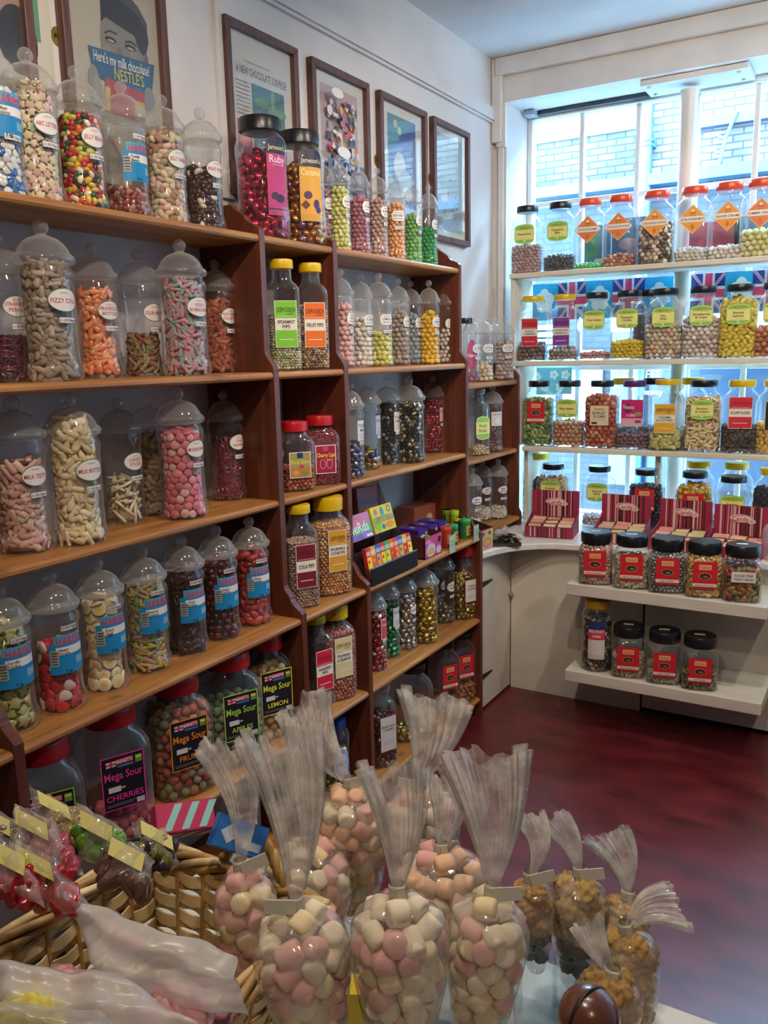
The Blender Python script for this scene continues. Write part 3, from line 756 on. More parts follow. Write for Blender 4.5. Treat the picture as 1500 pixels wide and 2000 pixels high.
# small corner bookcase on the white counter
b3 = empty('bookcase', (0, 0, 0), 0, 'short pine corner bookcase standing on the white counter beside the window', 'bookcase')
DZ = [1.375, 1.062, .745]; DF = [-1.475, -1.475, -1.460]
def upright_d(y, t=.02):
    xf = -1.470
    p = [(WX + .004, .702), (xf + .012, .702), (xf + .012, DZ[2] + .01)] + curve(xf + .012, DZ[2] + .01, xf, DZ[2] + .04, 4)
    p += [(xf, DZ[0] + .012)] + curve(xf, DZ[0] + .014, xf - .05, DZ[0] + .075, 8) + [(WX + .004, DZ[0] + .078)]
    mb = MB(); mb.prism(p[::-1], y - t/2, y + t/2, M_PINEV, 1); return mb
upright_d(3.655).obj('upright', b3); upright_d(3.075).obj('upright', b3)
for z, xf in zip(DZ, DF): shelf(3.086, 3.645, z, xf).obj('shelf', b3)

# ================================================================== WHITE COUNTER, BAY SHELVES
CT = .70
front = [(-1.383, 3.066), (-1.380, 3.09), (-1.366, 3.15), (-1.340, 3.21), (-1.300, 3.27), (-1.245, 3.32), (-1.18, 3.352), (-1.10, 3.365), (1.7, 3.365)]
ct = empty('display_counter', (0, 0, 0), 0, 'white painted window counter with a curved front edge and hinged side panel', 'counter')
mb = MB(); mb.prism(front + [(1.7, 4.06), (WX + .002, 4.06), (WX + .002, 3.066)], CT - .026, CT, M_WHITE, 2); bevel(mb.obj('worktop', ct), .004)
mb = MB(); mb.box((-1.425, 3.066, .012), (-1.405, 3.405, CT - .027), M_CREAMP); mb.obj('side_door', ct)
sd = ct.children[-1]
for z in (.555, .150):
    mb = MB(); mb.prism([(3.066, z + .012), (3.075, z + .014), (3.20, z + .002), (3.205, z - .004), (3.075, z - .014), (3.066, z - .012)], -1.4048, -1.4015, flat('#1a1614', .5), 0)
    mb.box((-1.4048, 3.064, z - .032), (-1.400, 3.078, z + .032), flat('#1a1614', .5)); mb.obj('strap_hinge', sd)
mb = MB(); mb.box((-1.402, 3.407, 0), (-.822, 3.425, CT - .027), M_CREAMP); mb.obj('front_panel', ct)
mb = MB(); mb.box((-.812, 3.407, .02), (1.7, 3.425, CT - .027), M_CREAMP); mb.obj('front_panel', ct)
mb = MB(); mb.box((-.9, 3.43, 0), (1.7, 3.44, CT - .027), flat('#141210', .9)); mb.obj('gap_shade_board', ct)  # near-black sheet: dark of the panel slot and plinth recess put in as colour
mb = MB(); mb.loft([(.004, 0), (.007, .006), (.011, .012), (.011, .018), (.006, .022)], flat('#a8785a', .5), seg=12, T=Matrix.Translation((-1.4045, 3.385, .44)) @ Matrix.Rotation(PI/2, 4, 'Y')); mb.obj('knob', sd, True)
for z, x0, x1, yf in ((.606, -1.045, -.322, 3.10), (.250, -1.045, -.322, 3.10)):
    mb = MB(); mb.box((x0, yf, z - .046), (x1, 3.406, z), noisy('scuffed_white_shelf', '#c9c4b6', '#d8d3c6', (2, 6, 6), .5, .2)); 
    o = bevel(mb.obj('display_shelf'), .003); tag(o, 'thick white shelf on the counter front holding ' + ('five squat black lidded jars' if z > .5 else 'four jars near the floor'), 'shelf')
# shelves across the window
WSZ = [1.852, 1.455, 1.060]
for k, z in enumerate(WSZ):
    x0 = [-1.560, -1.540, -1.490][k]
    mb = MB(); mb.box((x0, 3.745, z - .022), (1.6, 3.99 if k < 2 else 3.96, z), M_SHELFW)
    o = bevel(mb.obj('window_shelf'), .003)
    tag(o, ['top ivory shelf across the window with red lidded jars', 'middle ivory shelf across the window with lime labelled jars', 'lowest ivory shelf across the window above the counter'][k], 'shelf')
mb = MB(); mb.box((-1.558, 3.76, 1.456), (-1.538, 3.99, 1.829), M_SHELFW); mb.box((-1.535, 3.76, 1.061), (-1.515, 3.99, 1.432), M_SHELFW); mb.box((-1.50, 3.80, .702), (-1.482, 3.96, 1.037), M_SHELFW)
tag(mb.obj('shelf_end_panel'), 'ivory upright board closing the left end of the window shelves', 'shelf support')
mb = MB(); mb.box((-.885, 3.80, .702), (-.862, 3.83, 1.037), M_SHELFW); tag(mb.obj('shelf_prop'), 'thin pale batten propping the lowest window shelf on the counter', 'shelf support')

# ================================================================== PICTURES ON THE WALL
def picture(y0, y1, z0, z1, label, layers, mat_margin=(.045, .05), print_margin=.0, hook=True, paper='#d8d4cc'):
    cx, cz = (y0 + y1) / 2, (z0 + z1) / 2; w_, h_ = y1 - y0, z1 - z0; fw = .022
    root = empty('framed_picture', (WX + .001, cx, cz), PI/2, label, 'picture')
    mb = MB(); a, b = w_/2, h_/2
    # four mitred sides (local: x = along the wall, -y = towards the room)
    for pts in ([(-a,-b),(a,-b),(a-fw,-b+fw),(-a+fw,-b+fw)], [(a,-b),(a,b),(a-fw,b-fw),(a-fw,-b+fw)], [(a,b),(-a,b),(-a+fw,b-fw),(a-fw,b-fw)], [(-a,b),(-a,-b),(-a+fw,-b+fw),(-a+fw,b-fw)]):
        n = 4; v = [(p[0], 0, p[1]) for p in pts] + [(p[0], -.024, p[1]) for p in pts]
        mb.add(v, [(0,1,2,3)[::-1], (4,5,6,7)] + [(i, (i+1) % 4, 4+(i+1) % 4, 4+i) for i in range(4)], M_FRAMEW)
    bevel(mb.obj('frame', root), .002)
    mb = decal([('shape', 'rect', 0, 0, w_ - 2*fw, h_ - 2*fw, paper)] + layers, dist=.006); mb.obj('print', root)
    mb = MB(); mb.box((-a + fw, -.0145, -b + fw), (a - fw, -.013, b - fw), clear('picture_glass', (.96, .96, .96), .01, (.8, .8, .8), .02, 1.5)); mb.obj('glazing', root)
    if hook:
        mb = MB(); mb.prism([(-a - .001 - .016 * math.sin(PI*i/8), .02*math.cos(PI*i/8)) for i in range(9)], -.003, -.0002, flat('#b89a58', .3, .9), 1); 
        mb.loft([(.005, 0), (.004, .003)], flat('#7a6030', .3, .9), seg=8, T=Matrix.Translation((-a - .007, -.003, 0)) @ Matrix.Rotation(PI/2, 4, 'X')); mb.obj('fixing_plate', root)
def R_(cx, cy, w_, h_, c): return ('shape', 'rect', cx, cy, w_, h_, c)
def O_(cx, cy, w_, h_, c): return ('shape', 'oval', cx, cy, w_, h_, c)
def T_(s, cx, cy, h_, mw, c): return ('text', s, cx, cy, h_, mw, c)
FR = [(y / 1.0) for y in ()]
def fy(px, py): return atx(px, py, WX + .02).y
yA = [fy(437, 32), fy(580, 100), fy(607, 118), fy(720, 170), fy(741, 180), fy(833, 222), fy(846, 231), fy(917, 263)]
ZT, ZB = 2.437, 1.962
def board_scene(seed, cols, n=26, w_=.2, h_=.3, cy=0.0):
    rg = random.Random(seed); L = []
    for i in range(n):
        L.append((rg.choice(['shape']), rg.choice(['oval', 'rect', 'oval', 'diamond']), rg.uniform(-w_/2*.8, w_/2*.8), cy + rg.uniform(-h_/2*.85, h_/2*.85), rg.uniform(.010, .034), rg.uniform(.010, .034), rg.choice(cols)))
    return L
pA = [R_(0, -.03, .25, .33, '#cfcbc4'), T_('A NEW CHOCOLATE SURPRISE!', .004, .118, .022, .235, '#3a3638'), T_('An entirely new and delicious treat', -.02, .145, .006, .18, '#55504e'),
      R_(.030, -.045, .155, .27, '#3c6c78'), O_(.03, -.03, .10, .13, '#2c4f86'), O_(.07, .03, .09, .03, '#4f8a6a'), O_(.0, .045, .07, .025, '#5a9070'), O_(.05, .06, .02, .06, '#6aa07a'), ('poly', [(-.04, -.15), (.06, -.07), (.09, -.10), (-.01, -.18)], '#5a4a4e'), T_('BOUNTY', .04, -.125, .022, .09, '#e8e4e0'),
      R_(-.088, -.08, .065, .12, '#b05468'), O_(-.09, -.07, .05, .05, '#d88a98')]
pA += [R_(-.088, .085 - i*.011, .06, .002, '#8a8682') for i in range(9)]
picture(yA[0], yA[1], ZB, ZT, 'brown framed poster headed a new chocolate surprise with a blue tropical panel', pA)
pB = [R_(0, .015, .225, .33, '#b7a0a4')] + board_scene(3, ['#4a4450', '#c8c0b8', '#b84a50', '#c8a048', '#6a5878', '#384a70', '#d8c8c0', '#a06470'], 110, .21, .26, .03) + [R_(0, -.10, .225, .09, '#55688c')] + board_scene(4, ['#6a80a8', '#c8c0b8', '#384a70', '#98a0b0'], 50, .2, .08, -.10) + [O_(-.03, -.03, .08, .035, '#dcd8d2'), O_(-.06, .15, .07, .03, '#dcd8d2')]
picture(yA[2], yA[3], ZB, ZT, 'brown framed comic style print of a crowd with speech balloons', pB)
pC = [R_(0, .02, .215, .32, '#2f7f8c'), ('poly', [(-.107, .05), (.107, .18), (.107, -.14), (-.02, -.14)], '#4a5690'), ('poly', [(-.107, -.02), (-.107, -.14), (.05, -.14)], '#8aa0a8'), O_(-.02, .0, .09, .11, '#c8c8c4'), O_(.02, -.05, .10, .09, '#a8b0b4'), O_(-.05, .15, .03, .03, '#c8c0a0'), O_(-.02, .13, .03, .03, '#c8c0a0'), O_(.03, -.09, .09, .05, '#d8d4cc'), R_(0, -.15, .215, .012, '#d0ccc6')]
picture(yA[4], yA[5], ZB, ZT, 'brown framed teal and violet print with a pale figure', pC)
pD = [R_(0, 0, .235, .38, '#9aa8a8')] + board_scene(9, ['#7c8c8c', '#b8c4c4', '#58686c', '#8a9aa0'], 14, .2, .3)
picture(yA[6], yA[7], ZB, ZT, 'narrow brown framed grey print closest to the window, its glass reflecting daylight', pD)
y5 = [fy(122, 60), fy(330, 140)]
E0, E1 = (y5[0] + y5[1]) / 2, (1.90 + 2.55) / 2
def eL(px, py): q = atx(px, py, WX + .008); return (q.y - E0, q.z - E1)
def ePoly(pts, c): return ('poly', [eL(*p) for p in pts], c)
def eOval(px, py, w_, h_, c): q = eL(px, py); return ('shape', 'oval', q[0], q[1], w_, h_, c)
pE = [R_(0, 0, .33, .50, '#b9b09c'),
      ePoly([(197, 20), (226, 26), (262, 62), (281, 80), (286, 108), (284, 138), (262, 134), (199, 112), (195, 70)], '#85817a'),
      ePoly([(193, -30), (197, 42), (206, 33), (222, 44), (240, 56), (262, 70), (272, 100), (284, 114), (290, 84), (286, 52), (270, 16), (250, -10), (230, -30)], '#2b2d33'),
      ePoly([(205, -20), (240, 4), (268, 30), (286, 62), (287, 48), (268, 12), (240, -12)], '#4a4c52'),
      ePoly([(203, 62), (214, 58), (229, 66), (227, 69), (214, 62), (204, 66)], '#3a3833'), ePoly([(243, 80), (256, 80), (268, 90), (266, 93), (255, 84), (244, 84)], '#3a3833'),
      eOval(216, 78, .034, .013, '#2a2927'), eOval(254, 94, .036, .013, '#2a2927'), eOval(216, 80, .022, .006, '#a39f97'), eOval(254, 96, .024, .006, '#a39f97'),
      ePoly([(229, 92), (236, 94), (238, 112), (226, 108)], '#75716b'), eOval(284, 118, .016, .030, '#6a6762'), eOval(209, 100, .03, .022, '#908c85'), eOval(262, 112, .03, .022, '#8d8982'),
      ePoly([(170, 88), (300, 128), (294, 202), (181, 146)], '#1f5f86'), ePoly([(204, 150), (283, 184), (281, 240), (204, 215)], '#b03a3e'), ePoly([(204, 168), (214, 172), (214, 220), (204, 215)], '#c8b050'), ePoly([(262, 196), (281, 202), (281, 240), (262, 232)], '#c8a048'),
      eOval(183, 166, .035, .09, '#8d8a84'), eOval(190, 178, .03, .07, '#9b978f'), eOval(290, 196, .035, .06, '#8d8a84')]
picture(y5[0], y5[1], 1.90, 2.55, 'largest brown framed advert with a capped child behind a blue milk chocolate placard', pE, paper='#c9c1b2')
pe_root = [o for o in COL.objects if o.name.startswith('framed_picture')][-1]
def skewtext(s, px, py, ang, h_, mw, c, name):
    u0, v0 = eL(px, py)
    mb = decal([('text', s, 0, 0, h_, mw, c)], dist=.0115)
    mb.obj(name, [o for o in pe_root.children if o.name.startswith('print')][0], loc=(u0, 0, v0), rot=(0, math.radians(-ang), 0))
sl = (Vector((eL(294, 136)[0], 0, eL(294, 136)[1])) - Vector((eL(176, 98)[0], 0, eL(176, 98)[1])))
slang = math.degrees(math.atan2(sl.z, sl.x))
skewtext("Here's my milk chocolate!", 236, 124, slang, .024, sl.length * .92, '#e6e2da', 'slogan')
skewtext("NESTLÉ'S", 250, 152, slang, .026, sl.length * .5, '#c9c050', 'slogan')
y6 = [fy(-120, -20), fy(60, 60)]
pF = [R_(.0, .03, .26, .42, '#c2bba9'), R_(.0, .10, .20, .26, '#5b8a68'), O_(.02, .06, .12, .18, '#b08a78'), O_(.04, -.04, .10, .14, '#2c2c30')]
picture(fy(-60, -20), fy(66, 60), 1.90, 2.55, 'brown framed green and flesh toned print cut off by the frame corner', pF, paper='#c9c1b2')

# ================================================================== JARS ON THE PINE SHELVES
V, VB, VS, VT = ('v', .053, .305), ('v', .0615, .326), ('v', .0365, .296), ('v', .0415, .308)
ROWN = ['top shelf', 'second shelf', 'third shelf', 'fourth shelf', 'fifth shelf', 'bottom shelf']
def LJ(k, px, py, X, row, lidcol, layers, sweets, fr, desc, bay, face=90, price=True, grp=None, **kw):
    p = atx(px, py, X)
    names = dict(v='domed clear jar', q='tall square jar', r='round jar', b='big square jar', j='squat jar', w='wide jar')
    lc = {None: '', '#d8b010': 'yellow lidded ', '#b8181e': 'red lidded ', '#15161a': 'black lidded ', '#1c3a70': 'blue lidded '}[lidcol]
    lab = f'{lc}{names[k[0]]} of {desc}, {ROWN[row]}, {bay}'
    return jar(k[0], k[1], k[2], (X, p.y, SZ[row] + .0006), face, lidcol, layers, sweets, fr, lab, f'{desc} inside the {lc}{names[k[0]]}', price, grp, **kw)
YEL, RED, BLK = '#d8b010', '#b8181e', '#15161a'
XF1, XB = -1.548, -1.60
WB, NB, RB = 'wide bay', 'narrow bay', 'far bay'
# --- top shelf, wide bay
LJ(V, -8, 250, -1.57, 0, None, L_haribo(['Blue', 'Dolphins']), ('heart', .016, ['#e8e4dc', '#2f6ab0', '#d8dce0'], 'gel'), .95, 'blue and white gums', WB)
LJ(('v', .058, .308), 62, 250, -1.572, 0, None, L_oval(['ABC LETTERS']), ('star', .019, ['#dccaa4', '#dcb8a8', '#d4cca4', '#e4ccb4', '#d8b4a8'], 'matte'), 1.08, 'pastel letter sweets', WB, price=True)
LJ(V, 156, 270, -1.572, 0, None, L_oval(['JELLY BEANS']), ('bean', .017, ['#a82018', '#e0b030', '#2f5c28', '#e8e0c0', '#d86a20', '#30281c', '#cfc050', '#c02030'], 'gloss'), .93, 'mixed jelly beans', WB)
LJ(V, 244, 295, -1.572, 0, None, L_haribo(['Teddy', 'Bears']), ('bean', .017, ['#8c3430', '#b08068', '#7a4a40'], 'gel'), .30, 'teddy bear gums, mostly empty', WB, labdz=-.030, pricez=.056)
LJ(V, 322, 315, -1.572, 0, None, L_oval(['JELLY BABIES']), ('bean', .021, ['#dcc8a8', '#c9a088', '#cfc4a0', '#dcbcb0', '#b8a888', '#a88468'], 'matte'), 1.0, 'pale jelly babies', WB)
LJ(V, 396, 335, -1.572, 0, None, L_oval(['PINT POTS']), ('bean', .019, ['#3c241a', '#4a2c1e', '#352018', '#d8ccb4', '#3c2418', '#442a1c'], 'gloss'), .72, 'brown and white pint pots', WB, labdz=-.002)
# --- second shelf, wide bay
LJ(V, 8, 620, -1.60, 1, None, L_oval(['STRAWBERRY', 'PENCILS']), ('rod', .016, ['#5a1428', '#6c1c30', '#401020'], 'gel'), .42, 'dark strawberry pencils', WB)
LJ(VB, 93, 600, -1.522, 1, None, L_oval(['FIZZY COLA'], w_=.072, h_=.048), ('bottle', .025, ['#a89884', '#8f8070', '#b8a898', '#9a8670'], 'sugar'), 1.06, 'grey brown fizzy cola bottles', WB)
LJ(V, 188, 610, -1.605, 1, None, L_oval(['PROSECCO', 'BOTTLES']), ('bottle', .025, ['#e89060', '#e07840', '#eca070'], 'gel'), .92, 'orange prosecco bottles', WB)
LJ(V, 275, 610, -1.610, 1, None, L_oval(['SOUR APPLES']), ('rod', .024, ['#8a7a44', '#7c5a40', '#908860', '#8a4030'], 'sugar'), .45, 'sour apple sweets, half empty', WB)
LJ(VB, 358, 610, -1.518, 1, None, L_oval(['FIZZY', 'BUBBLEGUM'], w_=.072, h_=.048), ('rod', .024, ['#d8808c', '#88b0a8'], 'sugar'), .98, 'pink and teal fizzy bubblegum bottles', WB)
LJ(V, 425, 620, -1.62, 1, None, L_oval(['FIZZY CHERRY', 'COLA BOTTLES']), ('bottle', .022, ['#a05038', '#b06848', '#8c3c2c'], 'sugar'), .90, 'red brown cherry cola bottles', WB)
# --- third shelf, wide bay
LJ(VB, 38, 930, -1.56, 2, None, L_oval(['MILK TEETH']), ('bottle', .026, ['#d8a898', '#e0b8a8', '#c89488', '#d8b8a4'], 'matte'), .82, 'pink milk teeth', WB)
LJ(VB, 146, 920, -1.520, 2, None, L_oval(['MILK BOTTLES'], w_=.072, h_=.048), ('bottle', .027, ['#e4d0a0', '#ecdab4', '#dcc490'], 'matte'), 1.20, 'cream milk bottles filled to the lid', WB)
LJ(V, 238, 900, -1.605, 2, None, L_oval(['CANDY', 'STICKS']), ('stick', .046, ['#e2d8b0', '#ecdfc0', '#d8cca4'], 'matte'), .55, 'cream candy sticks, half full', WB)
LJ(V, 296, 880, -1.625, 2, None, None, ('bean', .022, ['#8c7460', '#7a6450', '#9a8468'], 'matte'), .95, 'beige brown jellies with no label', WB, price=False)
LJ(VB, 354, 890, -1.518, 2, None, L_oval(['MUSHROOMS']), ('disc', .022, ['#dc7c84', '#d06c78', '#e0929a', '#dcaca8', '#d4707c', '#d87880'], 'matte'), .94, 'pink mushrooms', WB, labdz=.012)
LJ(V, 442, 880, -1.60, 2, None, L_oval(['Chilli', 'Gummies']), ('rod', .018, ['#6c1418', '#7c1c1c', '#581014'], 'gel'), .80, 'dark red chilli gummies', WB, labdz=.010)
# --- fourth shelf, wide bay
HL = [(12, 1290, ['Terrific', 'Turtles'], ('star', .028, ['#b4b070', '#8c9438', '#c8c48c', '#a4a850'], 'gel'), 1.0, 'green and cream turtle gums', .010, .048, -1.490),
      (110, 1265, ['Heart', 'Throbs'], ('heart', .026, ['#c82030', '#e0c8bc', '#c02838', '#d83848'], 'gel'), .66, 'red and white heart throbs', .0, .050, -1.488),
      (200, 1230, ['Fried', 'Eggs'], ('thin', .032, ['#f0e6c8', '#e8dcb8'], 'matte'), 1.02, 'white and yellow fried eggs', .006, .052, -1.488),
      (286, 1205, ['Rhubarb &', 'Custard'], ('rod', .022, ['#8c9c60', '#c8b050', '#b88878', '#7c9468', '#b0a0a8'], 'matte'), .98, 'green pink and yellow rhubarb rods', .012, .048, -1.488),
      (362, 1180, ['Cola', 'Bottles'], ('bottle', .022, ['#34140c', '#48201a', '#2a100a'], 'gel'), 1.0, 'dark cola bottles', .0, .052, -1.490),
      (428, 1150, ['Happy', 'Cherries'], ('ball', .020, ['#4c1018', '#5c141c', '#380c12'], 'gel'), .98, 'dark red cherries', .0, .052, -1.492),
      (491, 1125, ['Giant', 'Strawbs'], ('bean', .028, ['#a83428', '#8c2420', '#b84a34'], 'gel'), .96, 'big red strawberry gums', -.002, .052, -1.490)]
for i, (px, py, tx, sw, fr, desc, dz, pz, X) in enumerate(HL):
    LJ(('v', .054, .300), px, py, X, 3, None, L_haribo(tx), sw, fr, desc, WB, labdz=-.022 + dz, pricez=pz + .006, face=88 - i*2)
# --- fifth shelf, wide bay: mega sour jars
BS = ('b', .076, .305)
for px, py, c, nme, pal, fr, desc, X, fc in ((88, 1560, '#8ac83c', 'LIMES', ['#6c8c40'], .15, 'mega sour limes', -1.475, 62),
        (225, 1520, '#e03c9c', 'CHERRIES', ['#a84858', '#b05c68'], .22, 'mega sour cherries, nearly empty', -1.480, 66),
        (350, 1450, '#e88c28', 'FRUITS', ['#a86048', '#8c9470', '#b88058', '#9c5048', '#a89880'], .92, 'mixed mega sour fruits', -1.482, 68),
        (452, 1410, '#a8d850', 'APPLES', ['#7c8c68', '#8c9c78', '#6c7c58'], .66, 'mega sour apples', -1.474, 66),
        (525, 1340, '#e8e04c', 'LEMON', ['#b89858', '#c8a868', '#a88848'], .84, 'mega sour lemons', -1.478, 66)):
    LJ(BS if nme != 'LEMON' else ('b', .057, .300), px, py, X, 4, RED, L_barnett(c, nme), ('ball', .024, pal, 'sugar'), fr, desc, WB, face=fc, price=False, labdz=.022)
LJ(('q', .05, .30), 470, 1590, -1.50, 5, None, L_dobson('#7c1428', ['FUDGE'], dark='#e8e0d0'), None, 0, 'nothing but a maroon label', WB, face=60, price=False)
# --- narrow bay
RBY = ('r', .074, .322)
LJ(RBY, 512, 350, -1.557, 0, BLK, [('shape', 'rect', 0, -.01, .066, .17, '#b83474'), ('shape', 'dome', 0, .088, .066, .046, '#20233c'), ('text', "Jameson's", 0, .082, .013, .058, '#d8c8a0'), ('text', 'Ruby', 0, .052, .020, .05, '#ead8e0'), ('shape', 'rect', 0, .036, .04, .0015, '#e0b0c8'), ('shape', 'oval', .006, -.05, .030, .022, '#30203c'), ('shape', 'oval', -.012, -.044, .022, .02, '#3c2848'), ('shape', 'rect', 0, -.078, .066, .003, '#403050')],
   ('wrap', .027, ['#b01838', '#c82848', '#98102c', '#d04070'], 'foil'), .88, 'magenta foil wrapped chocolates', NB, face=76, price=False)
LJ(RBY, 588, 370, -1.557, 0, BLK, [('shape', 'rect', 0, -.01, .072, .16, '#d89c30'), ('shape', 'dome', 0, .084, .074, .048, '#20233c'), ('text', "Jameson's", 0, .078, .014, .062, '#d8c8a0'), ('text', 'Caramel', 0, .046, .018, .062, '#f0dca0'), ('shape', 'oval', -.012, -.018, .026, .022, '#4a3058'), ('shape', 'diamond', -.020, -.045, .028, .026, '#5a3020'), ('shape', 'oval', .014, -.042, .020, .026, '#3c2860'), ('shape', 'oval', .020, -.058, .018, .018, '#3c2860')],
   ('wrap', .025, ['#b06a20', '#c8882c', '#a05818', '#8a6a90', '#d09a40'], 'foil'), .86, 'amber foil wrapped caramels', NB, face=62, price=False)
LJ(VS, 633, 400, -1.60, 0, None, L_bonbon(['RASPBERRY']), ('ball', .0145, ['#b08898', '#c09aa8'], 'matte'), .9, 'mauve bonbons', NB, face=84)
QT = ('q', .046, .309)
LJ(QT, 553, 620, -1.517, 1, YEL, L_dobson('#7cc83c', ['SPEARMINT', 'PIPS']), ('pip', .0085, ['#c8c4a0', '#8c9c60', '#d8d4b8', '#a8ac80'], 'gloss'), .62, 'pale green spearmint pips', NB, face=48, price=False)
LJ(QT, 609, 625, -1.514, 1, YEL, L_dobson('#e8702c', ['FRUIT PIPS']), ('pip', .0085, ['#c8b490', '#8c8478', '#b86838', '#4c4c5c', '#d0c0a0', '#a89858'], 'gloss'), .74, 'mixed fruit pips', NB, face=48, price=False)
BJ = ('b', .053, .205)
LJ(BJ, 577, 900, -1.515, 2, RED, [('shape', 'rect', 0, 0, .066, .076, '#e8e0d8'), ('shape', 'rect', 0, 0, .061, .071, '#a8a060'), ('shape', 'rect', 0, .028, .018, .016, '#2c3c68'), ('text', 'Floral Gums', 0, .010, .013, .058, '#f0e850'), ('shape', 'rect', 0, -.022, .061, .026, '#c88040'), ('shape', 'oval', -.014, -.022, .018, .016, '#d8a058'), ('shape', 'oval', .012, -.026, .016, .014, '#6c9c48'), ('shape', 'oval', .004, -.004, .016, .010, '#c84878')],
   ('cube', .013, ['#b86838', '#a83838', '#c89048', '#8c5838', '#b84848'], 'gel'), .42, 'orange floral gums', NB, face=54, price=False, labdz=-.002)
LJ(('b', .056, .212), 626, 890, -1.520, 2, RED, [('shape', 'rect', 0, 0, .066, .088, '#e8e0d8'), ('shape', 'rect', 0, 0, .061, .083, '#a82040'), ('shape', 'rect', 0, .034, .016, .016, '#c05870'), ('text', 'Cherry Lips', 0, .014, .013, .058, '#f0e850'), ('shape', 'oval', -.010, -.014, .020, .030, '#d8a8b0'), ('shape', 'oval', -.010, -.014, .016, .026, '#a82040'), ('shape', 'oval', .012, -.014, .020, .030, '#d8a8b0'), ('shape', 'oval', .012, -.014, .016, .026, '#a82040'), ('text', 'flavour', .012, -.001, .006, .02, '#e8c030')],
   ('bean', .010, ['#7c1020', '#901828', '#6c0c18'], 'gel'), .96, 'deep red cherry lips', NB, face=54, price=False, labdz=-.004)
LJ(('q', .048, .305), 586, 1090, -1.466, 3, YEL, L_dobson('#7c1c2c', ['COLA PIPS'], dark='#5a1420'), ('pip', .0095, ['#a88878', '#b89888', '#9c7c70'], 'gloss'), .80, 'dusky pink cola pips', NB, face=60, price=False)
LJ(('b', .060, .305), 643, 1070, -1.470, 3, YEL, L_dobson('#d89c28', ['RHUBARB &', 'CUSTARD PIPS']), ('pip', .0105, ['#c88850', '#d8a468', '#b87440', '#d0b080'], 'gloss'), .90, 'orange rhubarb and custard pips', NB, face=64, price=False, labdz=.02)
LJ(('q', .048, .29), 618, 1310, -1.48, 4, YEL, L_dobson('#c82038', ['ANISEED', 'PIPS'], dark='#8c1020'), ('pip', .010, ['#5c3028', '#6c3830'], 'gloss'), .12, 'aniseed pips, almost empty', NB, face=72, price=False)
LJ(('b', .058, .305), 655, 1285, -1.462, 4, YEL, L_dobson('#d8c890', ['STRAWBERRY', '& CREAM PIPS'], dark='#5c4018'), ('pip', .0125, ['#a85c48', '#b87058', '#984c3c', '#c08068'], 'gloss'), .90, 'rosy strawberry and cream pips', NB, face=66, price=False, labdz=.022, lid_sticker=True)
LJ(('r', .050, .27), 655, 1500, -1.47, 5, '#1c3a70', [('shape', 'oval', 0, 0, .055, .11, '#dcdce4'), ('shape', 'oval', 0, 0, .050, .10, '#8c98c8'), ('shape', 'oval', 0, 0, .036, .07, '#c0c4d8'), ('text', 'MINTS', 0, 0, .010, .03, '#303c70')], ('wrap', .022, ['#8c8440', '#a09850', '#6c6830'], 'foil'), .72, 'olive wrapped mints', NB, face=64, price=False)
# --- far bay, top: bonbons
for px, py, nm_, pal, desc, fr in ((663, 400, 'BANANA', ['#c8c878', '#d4d488'], 'lemon yellow bonbons', .92), (702, 410, 'CHERRY', ['#a86878', '#b47884'], 'dusky cherry bonbons', .88), (738, 425, 'BLUEBERRY', ['#b89090', '#c4a098', '#b49c8c'], 'mottled pink bonbons', .90),
        (773, 435, 'IRON BREW', ['#e0a068', '#e8ac78'], 'orange iron brew bonbons', .92), (806, 445, 'APPLE', ['#74b060', '#80bc6c'], 'light green apple bonbons', .80), (837, 450, 'WATERMELON', ['#389850', '#40a45c'], 'deep green watermelon bonbons', .66)):
    LJ(VS, px, py, -1.555, 0, None, L_bonbon([nm_], .052), ('ball', .0155, pal, 'matte'), fr, desc, RB, face=96 if nm_ != 'IRON BREW' else 50, grp='bonbon jars on the top shelf', labdz=.004)
# second shelf bonbons
for px, py, X, k, nm_, pal, desc, fr, fc in ((668, 640, -1.53, VT, 'ROSE', ['#d8a8a4', '#e0b4b0'], 'pale rose bonbons', .90, 100), (707, 640, -1.565, VT, 'TOFFEE', ['#dcd4cc', '#e4dcd4'], 'white toffee bonbons', .72, 84),
        (741, 625, -1.53, ('v', .0475, .312), 'LEMON', ['#d0cc70', '#dcd880'], 'pale lemon bonbons', .50, 70), (779, 635, -1.56, VT, 'CARAMEL', ['#a09084', '#b0a090'], 'brownish caramel bonbons', .86, 96), (803, 635, -1.585, VT, 'BLUE RASPBERRY', ['#8c949c', '#9ca4a8'], 'blue grey bonbons', .84, 94),
        (838, 632, -1.53, ('v', .0435, .310), 'LEMON', ['#e0b020', '#e8bc30'], 'egg yellow lemon bonbons', .86, 84), (872, 636, -1.54, ('v', .0400, .308), 'TOFFEE', ['#ccc0b4', '#d8ccc0'], 'off white toffee bonbons', .62, 62)):
    LJ(k, px, py, X, 1, None, L_bonbon([nm_], .052), ('ball', .0185, pal, 'matte'), fr, desc, RB, face=fc, grp='bonbon jars on the second shelf')
